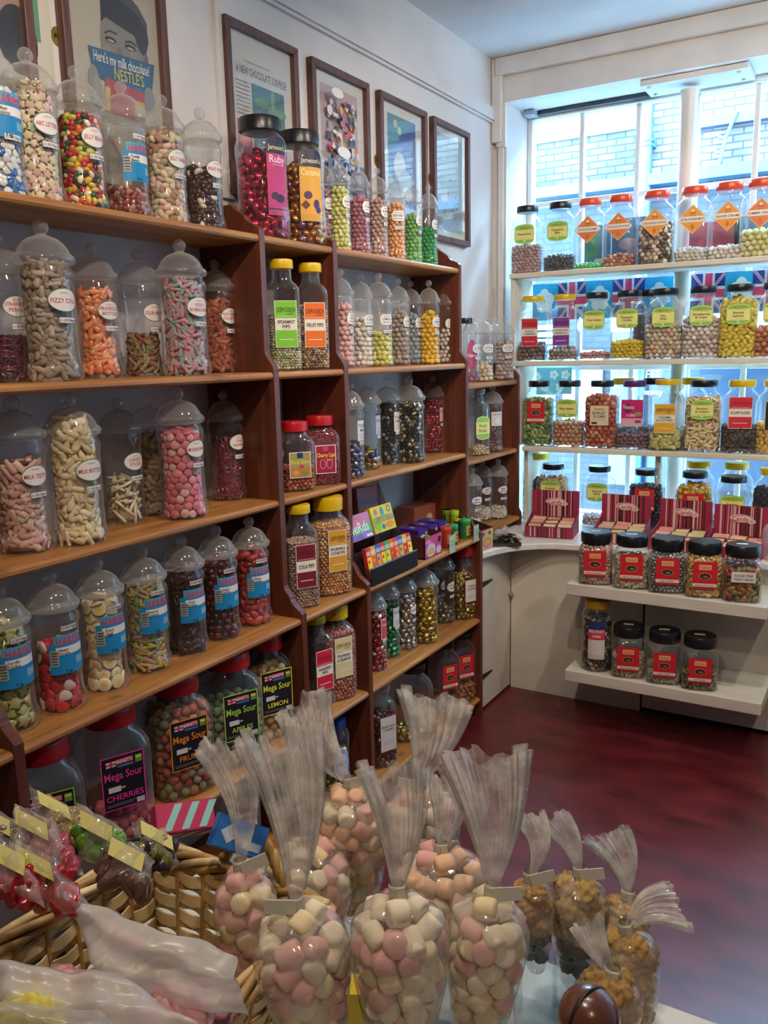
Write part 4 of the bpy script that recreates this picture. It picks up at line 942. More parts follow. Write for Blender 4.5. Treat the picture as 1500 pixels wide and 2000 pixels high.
# third shelf, far bay
LJ(VT, 688, 850, -1.50, 2, None, L_paper(['TOFFEE', 'MIX'], .05, .07, '#d8d8dc', '#30588c'), ('wrap', .020, ['#a0a0a8', '#48589c', '#787888'], 'foil'), .5, 'blue and silver toffees', RB, face=95)
LJ(('v', .050, .308), 718, 840, -1.565, 2, None, L_paper(['ECLAIRS'], .05, .07, '#b8b8c4', '#3c3c70'), ('wrap', .024, ['#8c8c30', '#983820', '#28387c', '#a8a048', '#b0aca0'], 'foil'), .30, 'mixed wrapped toffees, low in the jar', RB, face=98)
LJ(('v', .049, .308), 757, 830, -1.575, 2, None, L_paper(['Treacle', 'toffee'], .05, .075, '#d8c8c0', '#30282c'), ('wrap', .018, ['#1c1a1a', '#2c2826', '#8c8880', '#141212'], 'foil'), .98, 'black and silver wrapped toffees', RB, face=92)
LJ(('v', .0585, .312), 800, 825, -1.522, 2, None, None, ('wrap', .018, ['#1c1a16', '#2c281c', '#8c7c48', '#b0a880', '#100e0e', '#c8c4b8'], 'foil'), .98, 'black and gold wrapped eclairs', RB, price=False)
LJ(('v', .044, .305), 846, 820, -1.585, 2, None, L_paper(['Cherry'], .045, .06, '#d8a8a8', '#8c1420'), ('wrap', .017, ['#98182c', '#b02838', '#7c1020', '#c84850'], 'foil'), .96, 'crimson wrapped sweets', RB, face=98)
# fifth shelf, far bay
LJ(('v', .040, .300), 735, 1250, -1.47, 4, None, L_paper(['Cream'], .045, .07, '#c84048', '#e0d0c8', '#f0e0d8'), ('wrap', .021, ['#a02430', '#c04858', '#d8c0b8', '#8c1824'], 'foil'), .95, 'red and silver wrapped sweets', RB, face=96)
LJ(('v', .043, .303), 759, 1230, -1.50, 4, None, L_paper(['TOFFEE'], .052, .075, '#c8ccc4', '#104030'), ('wrap', .021, ['#107848', '#189058', '#0c6038', '#50a880'], 'foil'), .93, 'emerald wrapped toffees', RB, face=92)
LJ(('v', .046, .303), 791, 1215, -1.49, 4, None, L_oval(['NOUGAT'], '#4c4440', .056, .040), ('wrap', .024, ['#b0a49c', '#c8bcb4', '#9c9088', '#d0c4bc'], 'foil'), .93, 'silvery white wrapped nougats', RB, face=95)
LJ(('v', .056, .306), 829, 1190, -1.462, 4, None, None, ('wrap', .025, ['#b89020', '#c8a028', '#a07c18', '#d8b848', '#8c6810'], 'foil'), .93, 'bright gold wrapped toffees', RB, price=False)
LJ(('v', .044, .303), 850, 1180, -1.54, 4, None, L_oval(['BRAZILS'], '#4c4440', .052, .040), ('wrap', .020, ['#a8a4b0', '#88848c'], 'foil'), .55, 'pale silver wrapped sweets behind the gold ones', RB, face=98)
LJ(('v', .044, .305), 868, 1165, -1.50, 4, None, L_oval(['CHOCOLATE', 'CARAMELS'], '#3c3430', .06, .044), ('wrap', .022, ['#8c8468', '#b0a888', '#6c6450'], 'foil'), .30, 'chocolate caramels, low in a dark jar', RB, face=84)
LJ(('b', .061, .303), 905, 1150, -1.462, 4, RED, L_paper(['Walkers', 'TOFFEES'], .074, .096, '#dcd4c8', '#7c2430', '#7c2430'), ('wrap', .019, ['#b09040', '#c8a850', '#8c6c24', '#7c5c18', '#d8c070'], 'foil'), .76, 'gold nugget wrapped toffees', RB, face=66, price=False)
# bottom shelf, far bay
LJ(('q', .045, .30), 746, 1450, -1.45, 5, None, L_paper(['Buttermint', 'STRIPES'], .07, .13, '#d0c8c4', '#4c2830'), ('wrap', .020, ['#5c2c34', '#8c7478', '#703840'], 'foil'), .80, 'plum wrapped buttermints', RB, face=66, price=False)
LJ(('w', .076, .29), 805, 1400, -1.46, 5, BLK, None, ('wrap', .028, ['#b8a860', '#c8bc78', '#a89850'], 'foil'), .20, 'a few yellow wrapped sweets', RB, face=45, price=False)
LJ(('w', .060, .295), 868, 1330, -1.462, 5, BLK, L_stock('Dark Chocolate', .07, .10), ('ball', .02, ['#2c1812', '#38201a'], 'gloss'), .10, 'few dark chocolates, red label', RB, face=60, price=False)
LJ(('w', .058, .295), 900, 1310, -1.452, 5, BLK, L_stock('Milk Chocolate', .07, .10), ('ball', .02, ['#8c5430', '#a06838'], 'gloss'), .28, 'honey brown sweets, red label', RB, face=60, price=False)

# --- corner bookcase on the counter
DB = 'corner bookcase'
def DJ(k, px, py, X, z, lidcol, layers, sweets, fr, desc, row, face=90, price=True, **kw):
    p = atx(px, py, X)
    lab = f'clear {"domed" if k[0] == "v" else "square"} jar of {desc}, {row} shelf, {DB}'
    return jar(k[0], k[1], k[2], (X, p.y, z + .0006), face, lidcol, layers, sweets, fr, lab, f'{desc}, {row} shelf of the {DB}', price, **kw)
DJ(('v', .046, .282), 985, 675, -1.525, DZ[0], None, L_bonbon(['BLACKCURRANT', '& LIQUORICE']), ('ball', .019, ['#b8a49c', '#c4b0a8', '#ac9894'], 'matte'), .84, 'pinkish grey blackcurrant bonbons', 'top', 50)
DJ(('v', .044, .282), 945, 680, -1.54, DZ[0], None, L_bonbon(['BUTTERSCOTCH']), ('ball', .019, ['#d0c09c', '#dcccb0'], 'matte'), .38, 'cream butterscotch bonbons', 'top', 62)
DJ(('v', .044, .282), 922, 680, -1.58, DZ[0], None, L_bonbon(['BLUEBERRY']), ('ball', .019, ['#8c6c84', '#a08094'], 'matte'), .16, 'a few violet bonbons', 'top', 70)
DJ(('v', .042, .282), 966, 675, -1.625, DZ[0], None, L_bonbon(['PEACH']), ('ball', .018, ['#b8c8c0', '#a8bcb4'], 'matte'), .3, 'pale mint bonbons at the back', 'top', 70)
DJ(('q', .042, .27), 909, 650, -1.60, DZ[0], '#15161a', [('shape', 'oval', 0, 0, .06, .13, '#b02450'), ('text', 'Cherry', 0, 0, .014, .05, '#f0e0e0')], ('ball', .018, ['#b02450'], 'gloss'), .15, 'cherry sweets with a black lid', 'top', 70, False)
DJ(('q', .046, .285), 932, 840, -1.535, DZ[1], None, [('shape', 'barrel', 0, 0, .07, .10, '#f2ec9a'), ('shape', 'barrel', 0, 0, .066, .095, '#8cc24a'), ('shape', 'rect', 0, 0, .066, .05, '#dcd87c'), ('text', 'Fruit', 0, .01, .014, .05, '#3a3428'), ('text', 'Rock', 0, -.01, .014, .05, '#3a3428')], ('cube', .013, ['#c8b088', '#d8c8a0'], 'gloss'), .16, 'a little pale fruit rock', 'middle', 60, False)
DJ(('v', .047, .295), 962, 830, -1.53, DZ[1], None, [('shape', 'rect', 0, 0, .058, .062, '#e0dcd6'), ('shape', 'oval', 0, -.008, .038, .038, '#a8a4a0'), ('shape', 'oval', 0, -.008, .034, .034, '#e0dcd6'), ('text', 'LIQUORICE', 0, .02, .008, .046, '#504c48')], ('wrap', .015, ['#7c5c50', '#8c6c60', '#684c42'], 'gloss'), .62, 'brown toffee pieces', 'middle', 56, False)
MINT = [('shape', 'oval', 0, 0, .056, .034, '#e0ddd8'), ('text', 'MINT', 0, .005, .008, .03, '#302c2a'), ('text', 'IMPERIALS', 0, -.007, .006, .036, '#302c2a')]
for px, py, X, desc in ((922, 955, -1.515, 'white mint lumps by the pine upright'), (942, 955, -1.585, 'white mint lumps set furthest back'), (973, 945, -1.530, 'white mint lumps by the counter end')):
    DJ(('v', .046, .275), px, py, X, DZ[2], None, MINT, ('bean', .016, ['#d0c8bc', '#dcd4c8', '#c4bcb0'], 'matte'), .26, desc, 'lowest', 62)

# ================================================================== JARS IN THE WINDOW
def WJ(k, px, py, Y, z, lidcol, layers, sweets, fr, label, face=0, **kw):
    p = aty(px, py, Y)
    return jar(k[0], k[1], k[2], (p.x, Y, z + .0006), face, lidcol, layers, sweets, fr, label, 'sweets in the ' + ' '.join(label.split()[:13]), **kw)
WW = ('w', .0775, .300); WQ = ('q', .0685, .298); RLID = '#e04a28'
W1 = [(1030, BLK, L_maxons(['Clove Rock']), ('cube', .017, ['#c8a8a4', '#d4b4b0', '#b89498'], 'sugar'), .52, 'black lidded jar with lime label of dusky pink clove rock, top window shelf', .072),
      (1094, BLK, L_maxons(['Cinnamon', 'Balls']), ('ball', .014, ['#5c5c60', '#48484e'], 'gloss'), .28, 'black lidded jar with lime label of dark cinnamon balls, top window shelf', .072),
      (1152, RLID, L_diamond('SOUR PLOOMS'), ('ball', .016, ['#48b040', '#58c050'], 'gloss'), .08, 'red lidded jar with orange diamond over a few green sour plums', .072),
      (1211, RLID, L_diamond('CHOCOLATE SATINS'), ('cube', .017, ['#c87850', '#e0b898', '#a85c40'], 'gloss'), .20, 'red lidded jar with orange diamond over a few striped chocolate satins', .072),
      (1281, RLID, L_diamond('LIQUORICE SATINS', '#f09a38'), ('disc', .020, ['#e4d8bc', '#6c5c50', '#c0ac98', '#4c3c34'], 'gloss'), .72, 'red lidded jar with orange diamond over plentiful black and cream satins', .0775),
      (1354, RLID, L_diamond('AFTER DINNER MINTS', '#f0a030'), ('cube', .018, ['#dcd8d0', '#e8e4dc'], 'matte'), .22, 'red lidded jar with yellow orange diamond over white mints beside the iron post', .0775),
      (1421, RLID, L_diamond('GINGER CREAMS', '#f0962c'), ('ball', .018, ['#dcd8d0', '#e8e4dc'], 'matte'), .20, 'red lidded jar with amber diamond over white ginger creams', .0775),
      (1484, RLID, L_diamond('SUMMER CREAMS', '#e8743a'), ('ball', .023, ['#d8d490', '#e4e0a8'], 'matte'), .42, 'red lidded jar cut by the frame edge over pale yellow summer creams', .0775)]
for px, lc, lay, sw, fr, lab, R in W1:
    WJ(('w', R, .300), px, 460, 3.84, WSZ[0], lc, lay, sw, fr, lab, 6, labdz=.018 if lc == BLK else .012)
W2 = [(1041, YEL, L_dobson('#c82838', ['BLACK', 'CHERRIES'], dark='#6c1018', w_=.075, h_=.125), ('ball', .020, ['#7c6464', '#8c7474', '#6c5454'], 'gloss'), .34, 'yellow lidded jar with red label of mauve black cherries, middle window shelf', 'q', .0665),
      (1102, YEL, L_dobson('#7c3890', ['DANDELION', '& BURDOCK'], dark='#301038', w_=.075, h_=.125), ('ball', .018, ['#8c7c70', '#a89888'], 'gloss'), .24, 'yellow lidded jar with purple label of dandelion and burdock sweets', 'q', .0665),
      (1164, BLK, L_maxons(['Cola Cubes']), ('cube', .017, ['#b88078', '#c89088'], 'sugar'), .12, 'black lidded jar with lime label, nearly out of cola cubes', 'w', .072),
      (1228, BLK, L_maxons(['Pineapple', 'Chunks']), ('cube', .019, ['#dcc02c', '#e8cc40'], 'sugar'), .32, 'black lidded jar with lime label of bright yellow pineapple chunks', 'w', .0775),
      (1298, BLK, L_maxons(['Fizz', 'Wizz']), ('ball', .0205, ['#d8a8a4', '#dcd48c', '#a8a098', '#d0c4a8', '#e0d0c0'], 'matte'), .62, 'black lidded jar with lime label of pastel fizz balls', 'w', .0795),
      (1371, BLK, L_maxons(['Strawberries', '& Cream']), ('ball', .0205, ['#e4d8cc', '#d8c8bc', '#b09c94', '#e8e0d4'], 'matte'), .70, 'black lidded jar with lime label of strawberry and cream balls', 'w', .0775),
      (1442, BLK, L_maxons(['Sherbet', 'Lemons']), ('bean', .026, ['#e0c83c', '#e8d44c', '#d4b830'], 'gel'), 1.0, 'black lidded jar with lime label brimming with sherbet lemons, middle window shelf', 'w', .0795),
      (1514, BLK, L_maxons(['Rosy', 'Apples']), ('ball', .022, ['#b87050', '#c88060'], 'gloss'), .5, 'black lidded jar cut by the frame edge, middle window shelf', 'w', .0775)]
for px, lc, lay, sw, fr, lab, kk, R in W2:
    WJ((kk, R, .296), px, 640, 3.84, WSZ[1], lc, lay, sw, fr, lab, 6, labdz=.022 if kk == 'w' else .006)
WJ(('w', .07, .30), 1268, 635, 3.935, WSZ[1], BLK, None, ('ball', .02, ['#5c3438', '#4c2c30'], 'gloss'), .8, 'dark plum coloured jar behind the pastel fizz balls', 6)
W3 = [(1052, BLK, L_stock('Chocolate Limes'), ('bean', .024, ['#6c8c48', '#8ca460', '#55743c', '#a8b484'], 'gel'), .88, 'black lidded jar with red label of green chocolate limes on lowest window shelf', 'w', .0725, .0),
      (1112, BLK, L_maxons(['Rosy Apples']), ('ball', .0215, ['#c09068', '#c89c74', '#b4a070', '#c4846c'], 'gloss'), .46, 'black lidded jar with lime label of peach rosy apples', 'w', .0745, .020),
      (1175, BLK, [('shape', 'rect', 0, 0, .088, .094, '#a84838'), ('shape', 'rect', 0, 0, .082, .088, '#dccca8'), ('text', 'Sweets', 0, .030, .011, .05, '#b8382c'), ('text', 'BARLEY', 0, .012, .013, .06, '#3c3028'), ('text', 'SUGAR', 0, -.004, .013, .055, '#3c3028'), ('shape', 'rect', 0, -.02, .06, .0015, '#8c8070'), ('shape', 'rect', -.022, -.034, .024, .010, '#3c3028')], ('wrap', .024, ['#b85c40', '#c87050', '#a84c34', '#d08868'], 'gel'), .96, 'black lidded jar of amber barley sugar with cream label', 'w', .0765, -.010),
      (1238, '#5c2468', [('shape', 'rect', 0, .01, .094, .085, '#c02468'), ('shape', 'diamond', -.018, .014, .05, .05, '#7c1c48'), ('text', 'Vimto', -.016, .020, .018, .05, '#f0e0e8'), ('text', 'CUBES', -.004, -.016, .011, .04, '#f0e0e8'), ('shape', 'oval', .028, -.010, .028, .018, '#8c9c58'), ('shape', 'rect', 0, -.048, .094, .036, '#d8a8b0'), ('shape', 'rect', .026, -.044, .026, .012, '#6c4c58')], ('cube', .020, ['#7c5c64', '#8c6c74'], 'sugar'), .26, 'purple lidded jar with bright pink label', 'w', .0745, .010),
      (1302, YEL, L_dobson('#e0a828', ['CARAMEL', '& CUSTARD'], w_=.085, h_=.125), ('bean', .026, ['#c8c478', '#d4d08c', '#b8b464'], 'matte'), .32, 'yellow lidded jar with amber label of olive caramel and custard sweets', 'q', .0715, .010),
      (1373, BLK, L_maxons(['Rhubarb', '& Custard']), ('rod', .028, ['#e0cc98', '#cca888', '#e4d4a0', '#c49c7c', '#ecdca8'], 'matte'), .92, 'black lidded jar with lime label full of rhubarb and custard capsules', 'w', .080, .022),
      (1447, YEL, L_dobson('#d02c40', ['KOPP KOPS'], dark='#8c1420', w_=.09, h_=.13), ('bean', .024, ['#4c463c', '#585044', '#403a32'], 'matte'), .45, 'yellow lidded jar with red label of dark brown kopp kops', 'w', .0795, .012),
      (1515, YEL, L_paper(['LEMON'], .08, .12, '#20201c', '#d8c040', '#e8d040'), ('bean', .024, ['#c8a040', '#d8b050'], 'gel'), .5, 'yellow lidded jar at the frame edge on lowest window shelf', 'w', .0775, .0)]
for px, lc, lay, sw, fr, lab, kk, R, dz in W3:
    WJ((kk, R, .303 if kk == 'w' else .308), px, 810, 3.84, WSZ[2], lc, lay, sw, fr, lab, 6, labdz=dz)
for px, lc, lab, pal in ((1216, YEL, 'yellow lidded jar standing behind the purple lidded jar', ['#8c8078']), (1276, BLK, 'black lidded jar behind the amber labelled jar', ['#5c5058']), (1352, YEL, 'yellow lidded jar behind the rhubarb and custard capsules', ['#8c8078'])):
    WJ(('w', .070, .31), px, 800, 3.94 if lc == YEL else 3.935, WSZ[2], lc, None, ('ball', .022, pal, 'matte'), .35, lab, 4)
# on the counter under the shelves
def base_x(px, Y): return aty(px, 960, Y)
for px, Y, Ht, lc, lay, sw, fr, lab, dz in (
    (1080, 3.80, .278, BLK, L_maxons(['Rhubarb', '& Custard']), ('rod', .024, ['#b8a070', '#a88468', '#c8b080'], 'matte'), .95, 'black lidded jar with lime label behind the striped box beside the pine bookcase', .03),
    (1170, 3.80, .278, BLK, L_maxons(['Scented', 'Satins']), ('cube', .018, ['#b8b0b8', '#c8c0c8'], 'gloss'), .20, 'black lidded jar with lime label reading scented satins', .03),
    (1262, 3.76, .280, BLK, L_stock('Liquorice'), ('wrap', .020, ['#241c28', '#302430', '#1c1620'], 'gloss'), .90, 'black lidded jar with red label of near black liquorice on the counter', .015),
    (1356, 3.72, .285, BLK, L_stock('Sherbet'), ('wrap', .026, ['#c8a430', '#d8b440', '#b89428'], 'gel'), 1.0, 'black lidded jar with red label of golden yellow sweets on the counter', .010),
    (1432, 3.68, .280, BLK, L_maxons(['Sherbet', 'Lemons']), ('bean', .024, ['#c8ac28', '#d4b838'], 'gel'), .5, 'black lidded jar with lime label of sherbet lemons on the counter', .03),
    (1052, 3.92, .310, YEL, None, ('wrap', .020, ['#182838', '#203040'], 'matte'), .72, 'yellow lidded jar of navy sweets behind the striped box', 0),
    (1362, 3.87, .310, YEL, None, ('ball', .020, ['#b8b0b8'], 'matte'), .3, 'yellow lidded jar just behind the golden yellow sweets', 0),
    (1436, 3.87, .312, YEL, None, ('ball', .020, ['#b8b0b8'], 'matte'), .3, 'yellow lidded jar just behind the counter sherbet lemons', 0),
    (1508, 3.76, .310, YEL, None, ('wrap', .020, ['#282830', '#343440'], 'matte'), .9, 'yellow lidded jar of charcoal sweets at the frame edge', 0)):
    WJ(('w', .0745, Ht), px, 960, Y, CT, lc, lay, sw, fr, lab, 6, labdz=dz - .012)
# squat jars on the counter front shelves
JJ = ('j', .0655, .202)
for i, (px, lay, sw, fr, lab) in enumerate((
    (1163, L_stock('Sugar Free Raspberry', .082, .10), ('bean', .018, ['#b09080', '#c0a898', '#a88070'], 'matte'), .95, 'squat black lidded jar of pinkish sweets, first on the upper counter shelf'),
    (1233, L_stock('Sugar Free Fruit Drops', .082, .10), ('bean', .018, ['#b8a890', '#c8baa4', '#a89880'], 'matte'), .72, 'squat black lidded jar of beige fruit drops on the upper counter shelf'),
    (1302, L_stock('Sugar Free Mints', .082, .10), ('cube', .015, ['#909490', '#a8aca8', '#808480'], 'gloss'), .95, 'squat black lidded jar of grey mints on the upper counter shelf'),
    (1374, L_stock('Sugar Free Pear Drops', .082, .10), ('bean', .020, ['#c8a468', '#d4b47c', '#b8904c'], 'gloss'), .96, 'squat black lidded jar of honey coloured pear drops on the upper counter shelf'),
    (1448, [('shape', 'rect', 0, .008, .080, .038, '#dcd8d2'), ('text', 'SUGAR FREE', 0, .014, .009, .06, '#2c2824'), ('text', 'TEDDY BEARS', 0, .000, .009, .065, '#2c2824')], ('bean', .026, ['#8c3c2c', '#a87838', '#6c6c38', '#98442c'], 'gel'), .78, 'squat black lidded jar of mixed teddy bears with a white label'))):
    WJ(JJ, px, 1130, 3.175, .606, BLK, lay, sw, fr, lab, 14, labdz=.006, lid_sticker=(i in (0, 1, 4)))
for i, (px, lay, sw, fr, lab) in enumerate((
    (1227, L_stock('Sugar Free Raspberry', .080, .095), ('bean', .018, ['#9c7c68', '#b09080'], 'matte'), .50, 'squat black lidded jar next to the tall round jar on the lower counter shelf'),
    (1297, L_stock('Sugar Free Barley', .080, .095), ('bean', .018, ['#8c8474', '#9c9484'], 'matte'), .18, 'squat black lidded jar, middle of three on the lower counter shelf'),
    (1366, L_stock('Sugar Free Mint', .080, .095), ('wrap', .016, ['#6c6450', '#8c7c50', '#4c5440'], 'gloss'), .40, 'squat black lidded jar at the empty end of the lower counter shelf'))):
    WJ(('j', .0645, .200), px, 1290, 3.175, .250, BLK, lay, sw, fr, lab, 14, labdz=.0, lid_sticker=True)
WJ(('r', .062, .285), 1166, 1250, 3.18, .250, '#b8901c', [('shape', 'rect', 0, -.02, .066, .125, '#d8d0cc'), ('shape', 'rect', 0, .02, .066, .045, '#c83c54'), ('text', 'MIDWAY', 0, .032, .013, .06, '#f0d8d8'), ('text', 'GEMS', 0, .012, .010, .05, '#f0d8d8'), ('shape', 'dome', 0, .056, .066, .034, '#24386c')],
   ('wrap', .018, ['#3c3830', '#787060', '#28241e', '#a09880'], 'gloss'), .93, 'tall round jar of black and silver sweets on the lower counter shelf', 14)

# ================================================================== STRIPED CANDY BOXES ON THE COUNTER
STR = ['#a83050', '#e0c8bc', '#3c2420', '#a83050', '#c8a898', '#a83050', '#2c1c1c', '#e0c8bc', '#a83050', '#3c2420', '#e4d0c4', '#8c2840', '#c8a898', '#2c1c1c', '#a83050', '#e0c8bc', '#a83050']
def stripes(w_, h_, seed, dist, cy=0):
    rg = random.Random(seed); L = [('shape', 'rect', 0, cy, w_, h_, '#a02c4c')]; x = -w_/2 + .018
    while x < w_/2 - .014:
        q = rg.choice([.003, .0045, .007, .0035]); L.append(('shape', 'rect', x, cy, q, h_, rg.choice(['#e0c8bc', '#3c2422', '#c8a090', '#2c1c1c', '#dcbcb0', '#5c2c30']))); x += q + rg.choice([.0025, .005, .009])
    return L
def candy_box(px, py, Y, rz, label, gname):
    p = aty(px, py, Y); p.z = CT + .0005
    root = empty('striped_candy_box', p, rz, label, 'box')
    w_, dp, hf, hb = .205, .16, .062, .185; t = .003; m_ = flat('#9c2c4a', .5)
    mb = MB(); mb.box((-w_/2, -dp/2, 0), (w_/2, dp/2, t), m_); mb.box((-w_/2, -dp/2, 0), (w_/2, -dp/2 + t, hf*.8), m_)
    for s in (-1, 1):
        mb.prism([(-dp/2, 0), (dp/2, 0), (dp/2, hf + .03), (-dp/2, hf*.8)], s*w_/2 - t/2, s*w_/2 + t/2, m_, 0)
    mb.obj('tray', root)
    mb = MB(); mb.box((-w_/2 - .002, dp/2, 0), (w_/2 + .002, dp/2 + t, hb), m_); mb.obj('back_board', root); bb = root.children[-1]
    S = stripes(w_ - .012, .118, px, 0, .125)
    S += [('shape', 'oval', 0, .135, .088, .034, '#e0c0b4'), ('shape', 'oval', .038, .126, .034, .020, '#e0c0b4'), ('shape', 'oval', .0, .135, .082, .029, '#b85468'), ('shape', 'oval', 0, .135, .079, .026, '#e8d0c4'), ('text', 'The Real', -.008, .147, .006, .03, '#b04058'), ('text', 'Candy', -.003, .134, .018, .066, '#a82c48'), ('text', 'Co.', .040, .127, .007, .014, '#a82c48')]
    decal(S, dist=0).obj('striped_print', bb, loc=(0, dp/2 - .0005, 0))
    decal(stripes(w_ - .012, hf*.7, px + 9, 0, hf*.4), dist=0).obj('striped_print', [c for c in root.children if c.name.startswith('tray')][0], loc=(0, -dp/2, 0))
    rg = random.Random(px)
    k = 0
    for r in range(3):
        for c in range(3):
            k += 1
            mb = MB(); mb.box((-.030, -.021, 0), (.030, .021, .014), flat(rg.choice(['#5c3424', '#6c4030', '#c89080', '#d8b098', '#48281c', '#c8a080']), .35))
            mb.box((-.026, -.016, .014), (.026, .010, .0145), flat(rg.choice(['#e0b098', '#d8a08c', '#e8c0a0', '#c8c080', '#e09080']), .4))
            o = mb.obj('candy_bar')
            lx, ly, lz = -.065 + c*.065, -.050 + r*.048, hf*.62 + r*.006
            o.location = Vector(p) + Matrix.Rotation(rz, 3, 'Z') @ Vector((lx, ly, lz)); o.rotation_euler = (.25, rg.uniform(-.06, .06), rz + rg.uniform(-.08, .08))
            tag(o, f'wrapped bar of candy with a pale label in {gname}', 'candy bar', 'bars in ' + gname)
    mb = MB(); mb.box((-w_/2 + .005, -dp/2 + .005, .0035), (w_/2 - .005, dp/2 - .005, hf*.6), flat('#5c3428')); mb.obj('liner', root)
candy_box(1078, 1040, 3.52, .16, 'striped pink candy box with raised back nearest the pine bookcase', 'the striped box by the bookcase')
candy_box(1213, 1040, 3.52, .04, 'striped pink candy box behind the second and third squat jars', 'the striped box left of centre')
candy_box(1327, 1045, 3.49, -.06, 'striped pink candy box behind the honey coloured squat jar', 'the striped box right of centre')
candy_box(1436, 1055, 3.44, -.10, 'striped pink candy box behind the teddy bear jar', 'the striped box at the counter end')
# pink sweet tub cut by the frame edge
p = aty(1502, 1060, 3.33); mb = MB()
mb.loft([(.05, 0), (.056, .01), (.06, .10), (.05, .13), (.02, .15)], clear('pink_film', (.95, .8, .82), .4, (.85, .6, .62), .2), n=3, seg=24)
o = mb.obj('candy_packet', None, True, None, (p.x + .02, 3.46, CT + .001)); tag(o, 'pink wrapped packet at the frame edge beside the last striped box', 'packet')
# tray of liquorice pieces + bowl on the counter
tp = atz(985, 1055, CT); mb = MB()
mb.box((-.085, -.06, 0), (.085, .06, .003), flat('#6c6860', .3, .8)); 
for a in ((-.085, -.06, .085, -.056), (-.085, .056, .085, .06), (-.085, -.06, -.081, .06), (.081, -.06, .085, .06)): mb.box((a[0], a[1], .003), (a[2], a[3], .014), flat('#6c6860', .3, .8))
tc_ = Vector((-1.395, 3.245, CT + .0005)); TR = .62
o = mb.obj('metal_tray', None, loc=tc_, rot=(0, 0, TR)); tag(o, 'shallow grey metal tray of wrapped liquorice on the counter corner', 'tray')
rg = random.Random(5)
wr = []
for v_ in range(5):
    m_ = MB(); g = warp(ICO1, lambda x, y, z: (x*(1 + .5*abs(x)), y*.42*(1 + .3*math.sin(9*x)), z*.3)); m_.add(g[0] * .016, [tuple(f) for f in g[1]], flat(['#2c2824', '#4c483c', '#8c8840', '#6c6858', '#1c1a18'][v_], .25, .5)); wr.append(m_.mesh('wrapped_liquorice'))
for i in range(38):
    o = link('wrapped_liquorice', wr[rg.randrange(5)]); q = Matrix.Rotation(TR, 3, 'Z') @ Vector((rg.uniform(-.070, .070), rg.uniform(-.045, .045), .010 + (i // 14) * .009))
    o.location = tc_ + q; o.rotation_euler = (rg.uniform(-.3, .3), rg.uniform(-.3, .3), rg.uniform(0, 6)); tag(o, 'wrapped liquorice piece lying in the shallow metal tray', 'sweet', 'wrapped liquorice in the metal tray')
mb = MB(); mb.loft([(.022, 0), (.040, .012), (.050, .032), (.048, .033), (.038, .014), (.018, .004)], flat('#c8c8cc', .2), seg=24)
o = mb.obj('bowl', None, True, 60, (-1.475, 3.42, CT + .0005)); tag(o, 'small pale bowl under the corner bookcase by the tray', 'bowl')
mb = MB(); mb.box((-.03, -.022, 0), (.03, .022, .0006), flat('#d8d0c0')); mb.box((-.024, -.016, .0006), (.02, -.012, .0008), flat('#8c8880')); mb.box((-.024, -.006, .0006), (.02, -.002, .0008), flat('#8c8880')); 
o = mb.obj('price_card', None, loc=(-1.36, 3.35, CT + .016), rot=(.2, 0, .5)); tag(o, 'small cream card leaning behind the liquorice tray', 'card')

# ================================================================== BOXED SWEETS ON THE FOURTH SHELF, FAR BAY
S4 = SZ[3]
def carton(name, cat, label, size, loc, rot, base, layers_front, layers_top=None, grp=None, edge=None):
    """box with width x, depth y, height z; printed front (-Y)"""
    w_, d_, h_ = size
    root = empty(name, loc, 0, label, cat, grp); root.rotation_euler = rot
    mb = MB(); mb.box((-w_/2, -d_/2, 0), (w_/2, d_/2, h_), flat(base, .4)); mb.obj('carton', root)
    if layers_front: decal(layers_front, dist=d_/2).obj('printed_front', root, loc=(0, 0, h_/2))
    if layers_top:
        decal(layers_top, dist=0).obj('printed_top', root, loc=(0, 0, h_ + .0), rot=(-PI/2, 0, 0))
    return root
def sx(px, py, X): return atx(px, py, X)
# tiered black stand holding small boxes
st = empty('display_stand', (-1.395, 2.362, S4 + .001), PI/2, 'black tiered stand of small coloured sweet boxes hanging over the fourth shelf edge', 'display stand')
mb = MB()
mb.prism([(-.012, 0), (-.012, .055), (-.007, .058), (-.007, .004), (.13, .004), (.13, 0)], -.150, .150, flat('#14151a', .35), 0); mb.obj('front_lip', st)
for s in (-1, 1):
    mb = MB(); mb.prism([(-.012, 0), (.14, 0), (.15, .30), (.146, .30), (.09, .15), (.02, .06), (-.012, .055)], s*.151, s*.153, clear('smoked_acrylic', (.75, .7, .72), .06, (.3, .28, .3), .1), 0); mb.obj('side_panel', st)
mb = MB(); mb.prism([(.052, .085), (.056, .085), (.10, .075), (.10, .08), (.056, .09), (.052, .10)], -.150, .150, flat('#3c2430', .5), 0); mb.box((-.150, .05, .004), (.150, .053, .085), flat('#3c2430', .5)); mb.obj('riser', st)
CB = [('#c82c24', '#e8c020'), ('#e8a020', '#d85020'), ('#2460b0', '#e88c20'), ('#c82838', '#e8c828'), ('#2c9c48', '#d8d030'), ('#e86820', '#c83028'), ('#c83030', '#e88020'), ('#2858b0', '#d8a020'), ('#e8b020', '#c02830'), ('#c8282c', '#e8c83c')]
SM = st.matrix_world
stl = Vector((-1.395, 2.362, S4 + .001)); RZ = Matrix.Rotation(PI/2, 3, 'Z')
def on_stand(lx, ly, lz): return stl + RZ @ Vector((lx, ly, lz))
